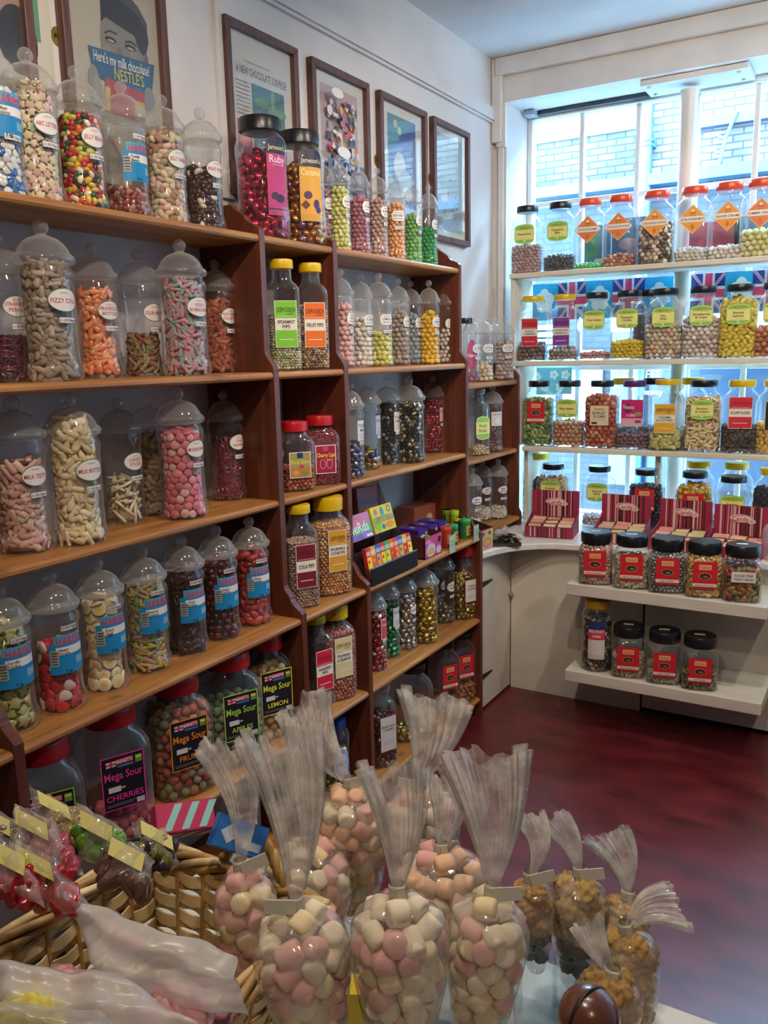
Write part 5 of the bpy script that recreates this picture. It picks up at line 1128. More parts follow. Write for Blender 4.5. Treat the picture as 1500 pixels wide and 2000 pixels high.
for i in range(10):
    a, b = CB[i]; x = -.132 + i*.0292
    carton('sweet_box', 'box', f'small upright sweet box, {["red and yellow","amber and orange","blue and orange","crimson and yellow","green and lime","orange and red","red and orange","blue and amber","amber and crimson","red and pale yellow"][i]}, number {["one","two","three","four","five","six","seven","eight","nine","ten"][i]} along the black stand',
           (.0275, .014, .100), on_stand(x, .004, .018), (-.18, 0, PI/2), a,
           [('shape', 'rect', 0, -.010, .0255, .062, b), ('text', 'NERDS', 0, .033, .013, .026, '#f0ece8'), ('shape', 'oval', -.004, .006, .012, .012, a), ('shape', 'oval', .005, -.018, .010, .010, '#e8e0d8'), ('shape', 'rect', 0, -.031, .02, .008, a)], grp='small boxes on the black stand')
carton('candy_carton', 'box', 'rainbow pink box of crunchy sweets, upper tier of the black stand', (.140, .020, .085), on_stand(-.074, .078, .128), (-.28, 0, PI/2), '#c85878',
       [('shape', 'rect', 0, .025, .136, .034, '#b878a0'), ('shape', 'rect', 0, -.008, .136, .034, '#58a870'), ('shape', 'rect', 0, -.032, .136, .018, '#7858a8'), ('shape', 'oval', -.01, .018, .08, .03, '#d06c90'), ('text', 'NeRds', -.01, .0, .034, .12, '#e8e4e0'), ('text', 'RAINBOW', -.02, .03, .008, .05, '#48a048'), ('shape', 'oval', .03, -.03, .06, .022, '#8870b8'), ('shape', 'rect', .045, -.034, .035, .008, '#e0dcd8')])
carton('candy_carton', 'box', 'yellow and green gobstopper box, upper tier of the black stand', (.140, .020, .090), on_stand(.074, .076, .130), (-.28, 0, PI/2), '#c8b828',
       [('shape', 'rect', 0, 0, .136, .086, '#c8c030'), ('shape', 'diamond', -.04, -.02, .06, .05, '#88b038'), ('shape', 'oval', .045, .028, .024, .024, '#7c4890'), ('shape', 'oval', .045, .028, .014, .014, '#d8c840'), ('shape', 'oval', -.04, .026, .020, .020, '#b85890'), ('shape', 'oval', 0, .024, .022, .03, '#3888a0'), ('shape', 'oval', -.01, -.028, .02, .018, '#3870a8'), ('shape', 'oval', .03, -.026, .05, .022, '#d87838'), ('text', 'GOBSTOPPER', 0, .0, .022, .13, '#584820'), ('text', 'GOBSTOPPER', -.001, .001, .021, .128, '#e8e4d8')])
carton('candy_carton', 'box', 'red box with blue lettering at the back above the black stand', (.125, .03, .095), (-1.64, sx(722, 975, -1.63).y, S4 + .155), (-.10, 0, PI/2 - .2), '#a83c34',
       [('text', 'Reese', 0, .0, .030, .10, '#2868a0'), ('shape', 'rect', .04, -.034, .03, .008, '#d8c8b8')])
mb = MB(); mb.box((-.07, -.05, 0), (.07, .05, .150), flat('#3c2428', .5)); o = mb.obj('cardboard_box', None, loc=(-1.62, sx(722, 975, -1.63).y, S4 + .001), rot=(0, 0, PI/2)); tag(o, 'plain dark cardboard box supporting the red box on the fourth shelf', 'box')
carton('candy_carton', 'box', 'rust coloured cardboard box with a pale badge behind the purple cartons', (.15, .09, .13), (-1.62, sx(812, 985, -1.62).y, S4 + .001), (0, 0, PI/2 - .12), '#8c4428', [('shape', 'oval', .03, .01, .045, .045, '#b89870'), ('shape', 'oval', .03, -.01, .026, .03, '#9c5838')])
carton('candy_carton', 'box', 'maroon and gold box behind the purple cartons', (.13, .09, .155), (-1.625, sx(870, 975, -1.62).y, S4 + .001), (0, 0, PI/2 - .12), '#7c3038', [('shape', 'rect', .0, .0, .11, .10, '#986040'), ('shape', 'oval', .02, .01, .045, .05, '#c8a878'), ('text', 'U', -.035, .02, .04, .03, '#d8c048')])
for i, (px, lab) in enumerate(((818, 'closest to the stand'), (838, 'middle of three'), (858, 'by the sweet tubs'))):
    carton('purple_carton', 'box', 'deep purple carton with a cream mushroom shaped mark, ' + lab, (.062, .10, .092), (-1.50, sx(px, 1010, -1.47).y, S4 + .001), (0, 0, PI/2 - .1), '#3c2070',
           [('shape', 'oval', 0, .012, .040, .030, '#d0b898'), ('shape', 'rect', 0, -.016, .014, .034, '#c8ac8c'), ('shape', 'diamond', .02, .03, .016, .014, '#c8b040'), ('shape', 'oval', -.01, .014, .012, .008, '#7848a0')], [('shape', 'diamond', 0, 0, .02, .03, '#c8b040')], grp='purple cartons')
carton('candy_carton', 'box', 'dark red flat box between the purple cartons and the lime tubs', (.085, .06, .085), (-1.60, sx(898, 990, -1.56).y, S4 + .001), (0, 0, PI/2), '#5c2830', [('shape', 'oval', .01, 0, .03, .04, '#c88048'), ('shape', 'rect', -.02, 0, .02, .05, '#283c28')])
# open pink box
def open_tray(loc, rz, w_, d_, hf, hb, col, inner, layers, label):
    root = empty('open_sweet_box', loc, rz, label, 'box'); t = .003
    mb = MB(); mb.box((-w_/2, -d_/2, 0), (w_/2, d_/2, t), flat(col)); mb.box((-w_/2, -d_/2, 0), (w_/2, -d_/2 + t, hf), flat(col)); mb.box((-w_/2, d_/2 - t, 0), (w_/2, d_/2, hb), flat(inner))
    for s in (-1, 1): mb.prism([(-d_/2, 0), (d_/2, 0), (d_/2, hb), (-d_/2, hf)], s*(w_/2 - t/2) - t/2, s*(w_/2 - t/2) + t/2, flat(inner), 0)
    mb.obj('tray', root); decal(layers, dist=d_/2).obj('printed_front', root, loc=(0, 0, hf/2)); return root
open_tray((-1.47, sx(843, 1080, -1.405).y + .005, S4 + .001), PI/2, .135, .14, .078, .10, '#b03860', '#4c2420', [('shape', 'rect', 0, 0, .13, .074, '#b84070'), ('shape', 'oval', -.02, -.012, .07, .05, '#c8a8c8'), ('shape', 'rect', -.02, -.016, .045, .022, '#c8b040'), ('shape', 'oval', .04, -.02, .04, .03, '#d8a8c0'), ('shape', 'oval', -.04, .02, .04, .016, '#d888a8'), ('shape', 'rect', .045, .018, .02, .02, '#282028')], 'open pink printed sweet box right of the black stand')
for i, (x, y) in enumerate(((-1.45, -.03), (-1.47, .0), (-1.44, .03))):
    mb = MB(); mb.loft([(.014, 0), (.015, .004), (.015, .05), (.013, .062), (.005, .066)], flat(['#3c7c34', '#c8b030', '#4c8c3c'][i], .4), seg=16); o = mb.obj('lollipop_tub', None, True, 50, (x, sx(843, 1080, -1.405).y + y, S4 + .005)); tag(o, f'{["dark green","yellow","mid green"][i]} tub inside the open pink box', 'tub')
TUB = [(893, 1085, '#286838', '#289048', 'dark green capped tub at the front of the shelf', -1.405), (917, 1078, '#2c7440', '#30984c', 'second dark green capped tub beside the price card', -1.41), (905, 1060, '#243c78', '#d0b828', 'blue tub with a yellow cap behind the green ones', -1.445), (926, 1055, '#8c8430', '#d8c428', 'olive tub with a bright yellow cap', -1.445),
       (880, 1090, '#a83428', '#b83c2c', 'red tub nearest the open pink box', -1.408), (893, 1020, '#88a820', '#9cbc28', 'lime tub furthest from the shelf edge', -1.50), (907, 1018, '#88a820', '#9cbc28', 'lime tub behind the yellow caps', -1.50), (930, 1015, '#88a820', '#9cbc28', 'lime tub alone against the upright', -1.465)]
for px, py, c, c2, lab, X in TUB:
    y = min(sx(px, py, X).y, 3.012); r_ = .0215 if c != '#88a820' else .017; h_ = .078 if c != '#88a820' else .105
    root = empty('sweet_tub', (X - .02, y, S4 + .001), PI/2, lab, 'tub')
    mb = MB(); mb.loft([(r_*.96, 0), (r_, .003), (r_, h_*.84)], flat(c, .35), seg=20); mb.obj('can', root, True, 50)
    mb = MB(); mb.loft([(r_*1.05, h_*.83), (r_*1.06, h_*.97), (r_*.97, h_), (r_*.3, h_)], flat(c2, .3), seg=20); mb.obj('cap', root, True, 50)
    decal([('shape', 'rect', 0, 0, r_*1.7, h_*.5, '#b8a838' if c[1] == '2' else '#c86830'), ('shape', 'oval', 0, 0, r_*1.1, h_*.3, '#a83828'), ('text', 'Toxic', 0, 0, .008, r_*1.5, '#e8e0c8')], rad=r_).obj('wrapper', root, loc=(0, 0, h_*.42))
for px, py, lab in ((882, 1105, 'handwritten pale green price card below the dark green tubs'), (934, 1055, 'handwritten pale green price card by the end upright')):
    q = sx(px, py, -1.388); root = empty('price_card', (-1.3845, min(q.y, 3.0), S4 - .012), PI/2, lab, 'price card')
    mb = MB(); mb.box((-.023, -.0012, 0), (.023, 0, .068), flat('#a8c0a8', .6)); mb.obj('card', root)
    decal([('text', 'any 2', 0, .012, .010, .03, '#5c706c'), ('text', '£1.50', 0, -.004, .010, .03, '#5c706c')], dist=.0014).obj('handwriting', root, loc=(0, 0, .036))
q = sx(968, 1040, -1.40)
open_tray((-1.445, 3.135, CT + .0005), PI/2 - .1, .10, .10, .085, .11, '#a83860', '#3c2018', [('shape', 'rect', 0, 0, .095, .08, '#c8b870'), ('shape', 'oval', 0, -.015, .07, .045, '#c870a0'), ('shape', 'oval', 0, -.012, .05, .028, '#c8b040'), ('shape', 'diamond', .02, .025, .03, .02, '#5c3c88'), ('shape', 'oval', -.03, .025, .02, .02, '#7848a0')], 'open printed sweet box on the counter behind the end upright')
for i, c in enumerate(('#2870b0', '#b83838', '#d06030')):
    mb = MB(); mb.loft([(.010, 0), (.011, .05), (.010, .055)], flat('#b82c48', .3), seg=12); mb.loft([(.012, .055), (.012, .075), (.004, .078)], flat(c, .3), seg=12)
    o = mb.obj('sweet_tube', None, True, 50, (-1.43 - .012*i, 3.095 + .016*i, CT + .02)); tag(o, f'{["blue","red","orange"][i]} capped sweet tube in the printed box on the counter', 'tube')

# ================================================================== FOREGROUND TABLE
TZ = .80
M_MARBLE = noisy('veined_marble', '#8c8c84', '#d8d4c8', (3, 3, 3), .25, .02, 10, .2, .38, .52, 2.5)
tb = empty('display_table', (0, 0, 0), 0, 'low marble topped table carrying the bags and the wicker basket', 'table')
mb = MB(); mb.box((-.78, .02, TZ - .02), (.35, .84, TZ), M_MARBLE); bevel(mb.obj('table_top', tb), .003)
for x in (-.72, .29):
    for y in (.08, .78):
        mb = MB(); mb.box((x - .022, y - .022, 0), (x + .022, y + .022, TZ - .021), M_PINEV); mb.obj('leg', tb)
# side table carrying the bagged sweets
s2 = empty('side_table', (0, 0, 0), 0, 'dark side table beyond the basket carrying bagged jellies', 'table')
mb = MB(); mb.box((-1.02, .10, TZ + .02), (-.80, .70, TZ + .04), flat('#2c2422', .6)); mb.obj('table_top', s2)
for x in (-.98, -.84):
    for y in (.14, .66):
        mb = MB(); mb.box((x - .02, y - .02, 0), (x + .02, y + .02, TZ + .019), flat('#2c2422', .6)); mb.obj('leg', s2)

# ------------------------------------------------ wicker basket
M_WICK = noisy('pale_wicker', '#bc9c68', '#e6d2a0', (9, 9, 9), .55, .25, 5, 0, .3, .7, 3)
M_WICK2 = noisy('honey_wicker', '#8c6838', '#c09858', (9, 9, 9), .5, .25, 5, 0, .3, .7, 3)
BX0, BX1, BY0, BY1, BZ0, BZ1 = -.700, -.455, .14, .622, TZ + .001, .948
bk = empty('wicker_basket', (0, 0, 0), 0, 'large rectangular pale wicker basket with rope rim holding polythene bags', 'basket')
def side_pt(P0, P1, u, z, out):
    """point on a flared side between bottom corner line; inward at the base"""
    k = (z - BZ0) / (BZ1 - BZ0); ins = .028 * (1 - k)
    d = (P1 - P0).normalized(); nrm = Vector((d.y, -d.x, 0)); L = (P1 - P0).length - 2*ins
    return P0 + d * (ins + L*u) - nrm * (ins - out) + Vector((0, 0, z))
cor = [Vector((BX0, BY0, 0)), Vector((BX1, BY0, 0)), Vector((BX1, BY1, 0)), Vector((BX0, BY1, 0))]
for s in range(4):
    P0, P1 = cor[s], cor[(s+1) % 4]; L = (P1 - P0).length; ns = int(L / .036)
    mb = MB(); nr = 13; h_ = (BZ1 - BZ0 - .012) / nr
    for i in range(ns + 1):
        mb.tube([side_pt(P0, P1, i/ns, BZ0 + .002, 0), side_pt(P0, P1, i/ns, BZ1, 0)], .0032, M_WICK2, 6)
    for r in range(nr):
        z = BZ0 + .006 + (r + .5) * h_; rg = random.Random(s*50 + r); n = ns * 6; v = []; hh = h_ * .57
        for i in range(n + 1):
            u = i / n; o_ = .0046 * math.sin(PI * u * ns + (PI if r % 2 else 0)) ; jz = rg.uniform(-.0008, .0008)
            for dz, do in ((-hh, -.0008), (-hh, .0012), (hh, .0012), (hh, -.0008)): v.append(side_pt(P0, P1, u, z + dz + jz, o_ + do))
        f = [(4*i+a, 4*i+(a+1) % 4, 4*i+4+(a+1) % 4, 4*i+4+a) for i in range(n) for a in range(4)]
        mb.add(v, f, M_WICK)
    mb.obj('woven_side', bk, True, 60)
mb = MB()
path = []
for s in range(4):
    P0, P1 = cor[s], cor[(s+1) % 4]
    for i in range(30): path.append(P0.lerp(P1, i/30) + Vector((0, 0, BZ1)))
for st_ in range(5):
    pts = []
    for i, p in enumerate(path + [path[0]]):
        a = i * .38 + st_ * 2*PI/5; k = min(i % 30, 30 - i % 30); 
        pts.append(p + Vector((math.cos(a) * .008, math.cos(a) * .008 * .6, math.sin(a) * .009)))
    mb.tube(pts, .0045, M_WICK if st_ % 2 else M_WICK2, 6, False)
mb.obj('rope_rim', bk, True)
for s, (c0, c1) in enumerate(((Vector((-.600, BY1 + .004, BZ1)), Vector((-.500, BY1 + .004, BZ1))),)):
    mb = MB()
    for st_ in range(3):
        pts = []
        for i in range(41):
            t = i/40; p = c0.lerp(c1, t) + Vector((0, 0, math.sin(PI*t) * .055)); a = i*.7 + st_*2*PI/3
            pts.append(p + Vector((0, math.cos(a)*.0045, math.sin(a)*.0045)))
        mb.tube(pts, .0042, M_WICK2, 6)
    mb.obj('handle', bk, True)
mb = MB(); mb.box((BX0 + .03, BY0 + .03, BZ0), (BX1 - .03, BY1 - .03, BZ0 + .006), M_WICK2); mb.obj('base', bk)

# polythene bags lying in the basket: soft sheets over lumps of candy floss
def pouch(name, corners, thick, mat, seed, n=18, m=12, bulge=None):
    """closed pillow between four 3-D corners (a b / d c), wrinkled"""
    a, b, c, d = [Vector(p) for p in corners]; nrm = (b - a).cross(d - a).normalized(); rg = random.Random(seed)
    ph = [rg.uniform(0, 6) for _ in range(8)]; mb = MB(); v = []
    for sgn in (1, -1):
        for j in range(m + 1):
            for i in range(n + 1):
                u, w_ = i/n, j/m; p = a.lerp(b, u).lerp(d.lerp(c, u), w_)
                e = (math.sin(PI*u) * math.sin(PI*w_)) ** .45 if 0 < u < 1 and 0 < w_ < 1 else 0
                wob = .0025 * math.sin(11*u + 5*w_ + ph[0]) + .002 * math.sin(4*u - 13*w_ + ph[1]) + .0016 * math.sin(23*u + 9*w_ + ph[2])
                v.append(p + nrm * (sgn * thick/2 * e * (1 + .25*math.sin(5*u + ph[3])) + wob * 1.6))
    o2 = (n+1) * (m+1); f = []
    for j in range(m):
        for i in range(n):
            q = j*(n+1) + i; f.append((q, q+1, q+n+2, q+n+1)); f.append((o2+q+n+1, o2+q+n+2, o2+q+1, o2+q))
    mb.add(v, f, mat); return mb
def lump_mesh(name, center, rad, col, seed, sc=(1, 1, 1), rough='sugar', amp=.12, noise=8.0, parent=None, dip=None, dipcol=None, sub=3):
    v, f = {1: ICO1, 2: ICO2, 3: ICO3}[sub]; rg = np.random.default_rng(seed); ph = rg.uniform(0, 6, 9)
    n_ = amp * (np.sin(noise*v[:, 0] + ph[0]) * np.sin(noise*v[:, 1] + ph[1]) + .7*np.sin(noise*1.7*v[:, 2] + ph[2] + 3*v[:, 0]) + .5*np.sin(noise*3.1*v[:, 1] + ph[3]) * np.sin(noise*2.7*v[:, 2] + ph[4]))
    V = v * (1 + n_)[:, None] * rad * np.array(sc); C = np.tile(np.array(srgb(col)), (len(V), 1)) * rg.uniform(.65, 1.2, (len(V), 1))
    if dip is not None:
        m_ = V[:, 2] < dip * rad; C[m_] = np.array(srgb(dipcol)) * rg.uniform(.7, 1.2, (m_.sum(), 1))
    me = bpy.data.meshes.new(name); me.from_pydata(V.tolist(), [], f.tolist()); me.polygons.foreach_set('use_smooth', [True]*len(f))
    at = me.color_attributes.new('Col', 'FLOAT_COLOR', 'POINT'); at.data.foreach_set('color', np.hstack([C, np.ones((len(C), 1))]).astype(np.float32).ravel())
    me.materials.append(candy(rough)); me.update()
    return link(name, me, parent, center)
def atb(px, py, z): return atz(px, py, z)
PB = [([(128, 1748, .69), (460, 1870, .63), (478, 1992, .62), (215, 1935, .66)], 'cloudy polythene bag with a folded top lying highest in the basket'),
      ([(-60, 1880, .60), (230, 1900, .60), (395, 2010, .56), (60, 2060, .56)], 'cloudy polythene bag of pink floss lower in the basket'),
      ([(-80, 1945, .55), (200, 1975, .54), (300, 2080, .52), (-60, 2110, .52)], 'cloudy polythene bag with yellow floss at the bottom frame edge')]
for k, (cn, lab) in enumerate(PB):
    pts = [atd(*c) for c in cn]
    if k == 2: M_ = clear('clearer_polythene', (.92, .92, .92), .34, (.74, .72, .66), .25, 1.45, .9)
    else: M_ = M_POLY
    root = empty('polythene_bag', (0, 0, 0), 0, lab, 'bag')
    pouch('bag_film', pts, [.045, .05, .05][k], M_, k, 26, 16).obj('bag_film', root, True)
for px, py, dp, r_, c, lab in ((400, 1965, .70, .022, '#c89090', 'pink candy floss lump inside the highest polythene bag'), (250, 1850, .71, .012, '#c07070', 'small coral sweet inside the highest polythene bag'), (330, 2000, .635, .026, '#d8a0a4', 'large pink candy floss lump in the lower bag'), (120, 1930, .66, .018, '#c89090', 'dull pink floss lump in the lower bag'), (60, 2000, .56, .022, '#c8b850', 'yellow candy floss lump in the bottom bag')):
    o = lump_mesh('candy_floss', atd(px, py, dp), r_, c, px, (1.3, 1, .8)); tag(o, lab, 'candy floss')

# ------------------------------------------------ bagged jellies with yellow tags on the side table
JB = [((20, 1667), (-40, 1640, 70, 1760), '#8c1420', .60, 'red', 'deep red jelly bag at the frame edge'),
      ((66, 1673), (40, 1640, 180, 1790), '#a01820', .60, 'red', 'bright red jelly bag next to the basket rim'),
      ((62, 1602), (20, 1580, 150, 1700), '#98404c', .68, 'red', 'cherry red jelly bag behind the two front ones'),
      ((95, 1580), (60, 1545, 190, 1640), '#8c7c4c', .72, 'olive', 'pale jelly bag topmost at the back'),
      ((188, 1607), (140, 1590, 235, 1700), '#5c8c2c', .70, 'green', 'lime green jelly bag in the middle'),
      ((252, 1665), (180, 1640, 270, 1740), '#5c4038', .67, 'brown', 'plum brown jelly bag against the basket corner'),
      ((295, 1640), (250, 1610, 330, 1690), '#6c6c28', .72, 'olive green', 'olive and dark jelly bag beyond the basket corner'),
      ((-10, 1600), (-60, 1580, 30, 1680), '#6c6050', .70, 'grey', 'muted jelly bag cut by the frame edge')]
for k, (tg, (x0, y0, x1, y1), c, dp, cn, lab) in enumerate(JB):
    dp = dp + .10
    cx, cy_ = (x0 + x1)/2, (y0 + y1)/2
    ax = Vector((.74, 0, -.40)).normalized()
    tl = atd(tg[0] - 38, tg[1] - 38, dp + .012); tr_ = atd(tg[0] + 50, tg[1] + 8, dp + .0); br_ = atd(x1 + 18, y1 + 14, dp - .03); bl = atd(x0 + 12, y1 - 22, dp - .02)
    root = empty('jelly_bag', (0, 0, 0), 0, lab + ' with a yellow tag', 'bag')
    pouch('bag_film', [tl, tr_, br_, bl], .030, M_CELLO, 30 + k, 16, 12).obj('bag_film', root, True)
    n_ = (tr_ - tl).cross(bl - tl).normalized(); 
    if n_.dot(Vector((0, 0, H)) - tl) < 0: n_ = -n_
    mb = MB(); u_ = (tr_ - tl).normalized(); v_ = (bl - tl).normalized(); c0 = tl.lerp(tr_, .5) + v_ * .016 + n_ * .014
    q = [c0 - u_*.018 - v_*.008, c0 + u_*.018 - v_*.008, c0 + u_*.018 + v_*.008, c0 - u_*.018 + v_*.008]
    mb.add([p + n_*.001 for p in q] + [p - n_*.0002 for p in q], [(0, 1, 2, 3), (7, 6, 5, 4), (0, 4, 5, 1), (1, 5, 6, 2), (2, 6, 7, 3), (3, 7, 4, 0)], flat('#b8b060', .6)); mb.obj('yellow_tag', root)
    rg = random.Random(k)
    for j in range(13):
        u, w_ = rg.uniform(.12, .88), rg.uniform(.34, .92)
        p = tl.lerp(tr_, u).lerp(bl.lerp(br_, u), w_)
        cc = c if j % 3 or cn != 'olive green' else '#30202c'
        o = lump_mesh('jelly_sweet', p,   .0085 + rg.uniform(0, .003), cc, k*9 + j, (1.4, .8, .7), 'gel', .08, 4, sub=2); o.rotation_euler = (rg.uniform(0, 3), rg.uniform(0, 3), rg.uniform(0, 3))
        tag(o, f'glossy {cn} jelly sweet inside the {lab}'.replace(' a yellow tag', ''), 'sweet', f'jellies in the {lab}')
# crate the bags stand in
mb = MB()
cr_ = empty('low_crate', (0, 0, 0), 0, 'dark low crate propping up the bagged jellies', 'crate')
for lo, hi in (((-1.0, .16, TZ + .041), (-.81, .17, TZ + .075)), ((-1.0, .66, TZ + .041), (-.81, .67, TZ + .075)), ((-1.0, .17, TZ + .041), (-.99, .66, TZ + .075)), ((-.82, .17, TZ + .041), (-.81, .66, TZ + .075))):
    mb = MB(); mb.box(lo, hi, flat('#241c1a', .6)); mb.obj('board', cr_)
mb = MB(); mb.box((-.98, .18, TZ + .041), (-.83, .65, TZ + .065), flat('#302628', .8)); mb.obj('liner', cr_)
# striped box and packet beyond the basket
p = atd(352, 1605, .88)
carton('chew_bar_box', 'box', 'pink and teal striped box tilted behind the wicker basket', (.060, .030, .022), p, (.85, .15, PI/4 + .25), '#b82c5c', [('shape', 'rect', 0, 0, .058, .021, '#b82c5c')] + [('poly', [(x, .010), (x + .008, .010), (x - .004, -.010), (x - .012, -.010)], '#8cc8c4') for x in (-.012, .006, .024)],
       [('shape', 'rect', 0, 0, .058, .028, '#b8305c')] + [('poly', [(x, .013), (x + .008, .013), (x - .006, -.013), (x - .014, -.013)], '#8cc8c4') for x in (-.010, .008, .026)])
p = atd(455, 1665, .86)
carton('blue_packet', 'packet', 'bright blue and white packet seen through the basket handle', (.055, .015, .032), p, (-.5, .5, PI/4), '#2468b8', [('shape', 'rect', 0, 0, .053, .030, '#2c78c8'), ('shape', 'diamond', -.012, .0, .02, .02, '#c8d8e4'), ('shape', 'rect', .014, -.006, .02, .008, '#c8d8e4')])

# ------------------------------------------------ cellophane cones of marshmallows
def mallow(col, k):
    r_, h_ = [(.0098, .0100), (.0105, .0088), (.0092, .0108)][k]; mb = MB()
    mb.loft([(r_*.3, -h_), (r_*.75, -h_*.98), (r_*.94, -h_*.82), (r_, -h_*.5), (r_*1.03, 0), (r_, h_*.5), (r_*.94, h_*.82), (r_*.75, h_*.98), (r_*.3, h_)], MALM[col], seg=18)
    return mb.mesh('marshmallow', True)
def mal_mat(n_, c):
    m, n, l, b = nm('marshmallow_' + n_); b.inputs['Base Color'].default_value = (*srgb(c), 1); b.inputs['Roughness'].default_value = .8
    b.inputs['Subsurface Weight'].default_value = .25; b.inputs['Subsurface Radius'].default_value = (.01, .006, .004)
    no = n.new('ShaderNodeTexNoise'); no.inputs['Scale'].default_value = 60; tc = n.new('ShaderNodeTexCoord'); l.new(tc.outputs['Object'], no.inputs['Vector'])
    bu = n.new('ShaderNodeBump'); bu.inputs['Strength'].default_value = .35; bu.inputs['Distance'].default_value = .002; l.new(no.outputs['Fac'], bu.inputs['Height']); l.new(bu.outputs['Normal'], b.inputs['Normal'])
    return m
MALM = dict(white=mal_mat('white', '#e0d3b8'), pink=mal_mat('pink', '#d8a69c'), peach=mal_mat('peach', '#deb492'), cream=mal_mat('cream', '#dccaa0'))
MALL = {(c, k): mallow(c, k) for c in MALM for k in range(3)}
CAMV = Vector((0, 0, H))
def bag_axis(neck, bottom):
    z = (neck - bottom).normalized(); x = z.cross((CAMV - neck)).normalized(); y = z.cross(x)
    return Matrix((x, y, z)).transposed()          # columns x (screen-horizontal), y, z
CONE = [(0.0, .10), (.03, .16), (.07, .52), (.12, .82), (.20, .98), (.30, 1.0), (.45, .93), (.65, .76), (.85, .56), (.97, .40), (1.0, .30)]
def bag_film(root, neck, bottom, R, tip, tipw, seed, nmx=40, fanflat=.35):
    A = bag_axis(neck, bottom); L = (neck - bottom).length; rg = random.Random(seed); ph = [rg.uniform(0, 6) for _ in range(6)]
    mb = MB(); v = []; seg = 48; prof = [(t, r) for t, r in CONE]
    for t, r in prof:
        for i in range(seg):
            a = 2*PI*i/seg; k = 1 + (.10 if t < .12 else .028) * math.sin(7*a + ph[0] + 5*t) + .018*math.sin(13*a + ph[1] - 9*t)
            if t < .1: k += .10 * math.sin(19*a + ph[2])
            rr = R * r * k * 1.06; v.append(neck - (A @ Vector((0, 0, 1))) * (t*L) + A @ Vector((rr*math.cos(a), rr*math.sin(a), 0)))
    f = [(j*seg+i, j*seg+(i+1) % seg, (j+1)*seg+(i+1) % seg, (j+1)*seg+i) for j in range(len(prof)-1) for i in range(seg)]
    f.append(tuple(range((len(prof)-1)*seg, len(prof)*seg))); mb.add(v, f, M_CELLO); mb.obj('bag_film', root, True)
    # gathered top: pleated sheet flaring from the tie to the tip
    d = (tip - neck); Lf = d.length; z = d.normalized(); x = z.cross(CAMV - neck).normalized(); y = z.cross(x)
    mb = MB(); v = []; seg = 150; nr = 9; pl = rg.choice([21, 24, 27])
    for j in range(nr + 1):
        t = j/nr; rw = R*.10 + (tipw/2 - R*.10) * (t ** .85); rd = R*.10 + (tipw/2*fanflat) * t
        for i in range(seg):
            a = 2*PI*i/seg; pz = 1 + (.17*min(1, t*2 + .2)) * math.sin(pl*a + ph[3]) + .09*math.sin((pl//3)*a + ph[4]) * t
            top = Lf * t * (1 + (.05*math.sin(3*a + ph[5]) + .04*math.sin(8*a + ph[2])) * t)
            sway = .012 * math.sin(PI*t) * math.sin(ph[0])
            v.append(neck + z*top + x*(rw*pz*math.cos(a) + sway) + y*(rd*pz*math.sin(a)))
    f = [(j*seg+i, j*seg+(i+1) % seg, (j+1)*seg+(i+1) % seg, (j+1)*seg+i) for j in range(nr) for i in range(seg)]
    mb.add(v, f, M_CELLOF); mb.obj('gathered_top', root, True)
    return A, L
def tie(root, neck, A, side, seed, c='#c8c4b4'):
    mb = MB(); T = Matrix.Translation(neck) @ A.to_4x4()
    mb.loft([(.0065, -.006), (.0075, -.004), (.0075, .004), (.0065, .006)], flat('#b8b4a4', .5), seg=14, T=T, cap0=False, cap1=False)
    mb.box((min(0, side*.026), -.009, -.006), (max(0, side*.026), -.0078, .006), flat(c, .5), T @ Matrix.Rotation(-.25*side, 4, 'Y')); mb.obj('paper_tie', root)
MB_ = [  # neck px, depth, bottom px, width px, tip px, tip width px, tag side, name, tint mix
    ((470, 1690), .80, (505, 2010), 118, (432, 1452), 95, 1, 'leftmost marshmallow bag beside the basket handle', 'ppwpc'),
    ((600, 1640), .93, (612, 1905), 165, (590, 1400), 80, 0, 'marshmallow bag behind the two left ones', 'wpwcp'),
    ((682, 1527), .97, (700, 1800), 140, (590, 1372), 105, 1, 'marshmallow bag with its gathered top bent over to the left', 'wwoop'),
    ((820, 1530), .97, (835, 1800), 140, (850, 1362), 135, -1, 'tall marshmallow bag rearmost in the row with upright fan top', 'wwppo'),
    ((862, 1655), .86, (868, 1900), 170, (880, 1520), 90, 0, 'peachy marshmallow bag in the middle behind the front row', 'ooppw'),
    ((577, 1762), .70, (628, 2120), 178, (548, 1440), 150, -1, 'front left marshmallow bag with the longest gathered top', 'wppwc'),
    ((776, 1738), .70, (788, 2110), 184, (765, 1500), 130, 0, 'front centre marshmallow bag', 'wpwpc'),
    ((962, 1738), .74, (925, 2080), 150, (945, 1475), 165, 1, 'front marshmallow bag closest to the nut clusters', 'wpcwc')]
allm = []
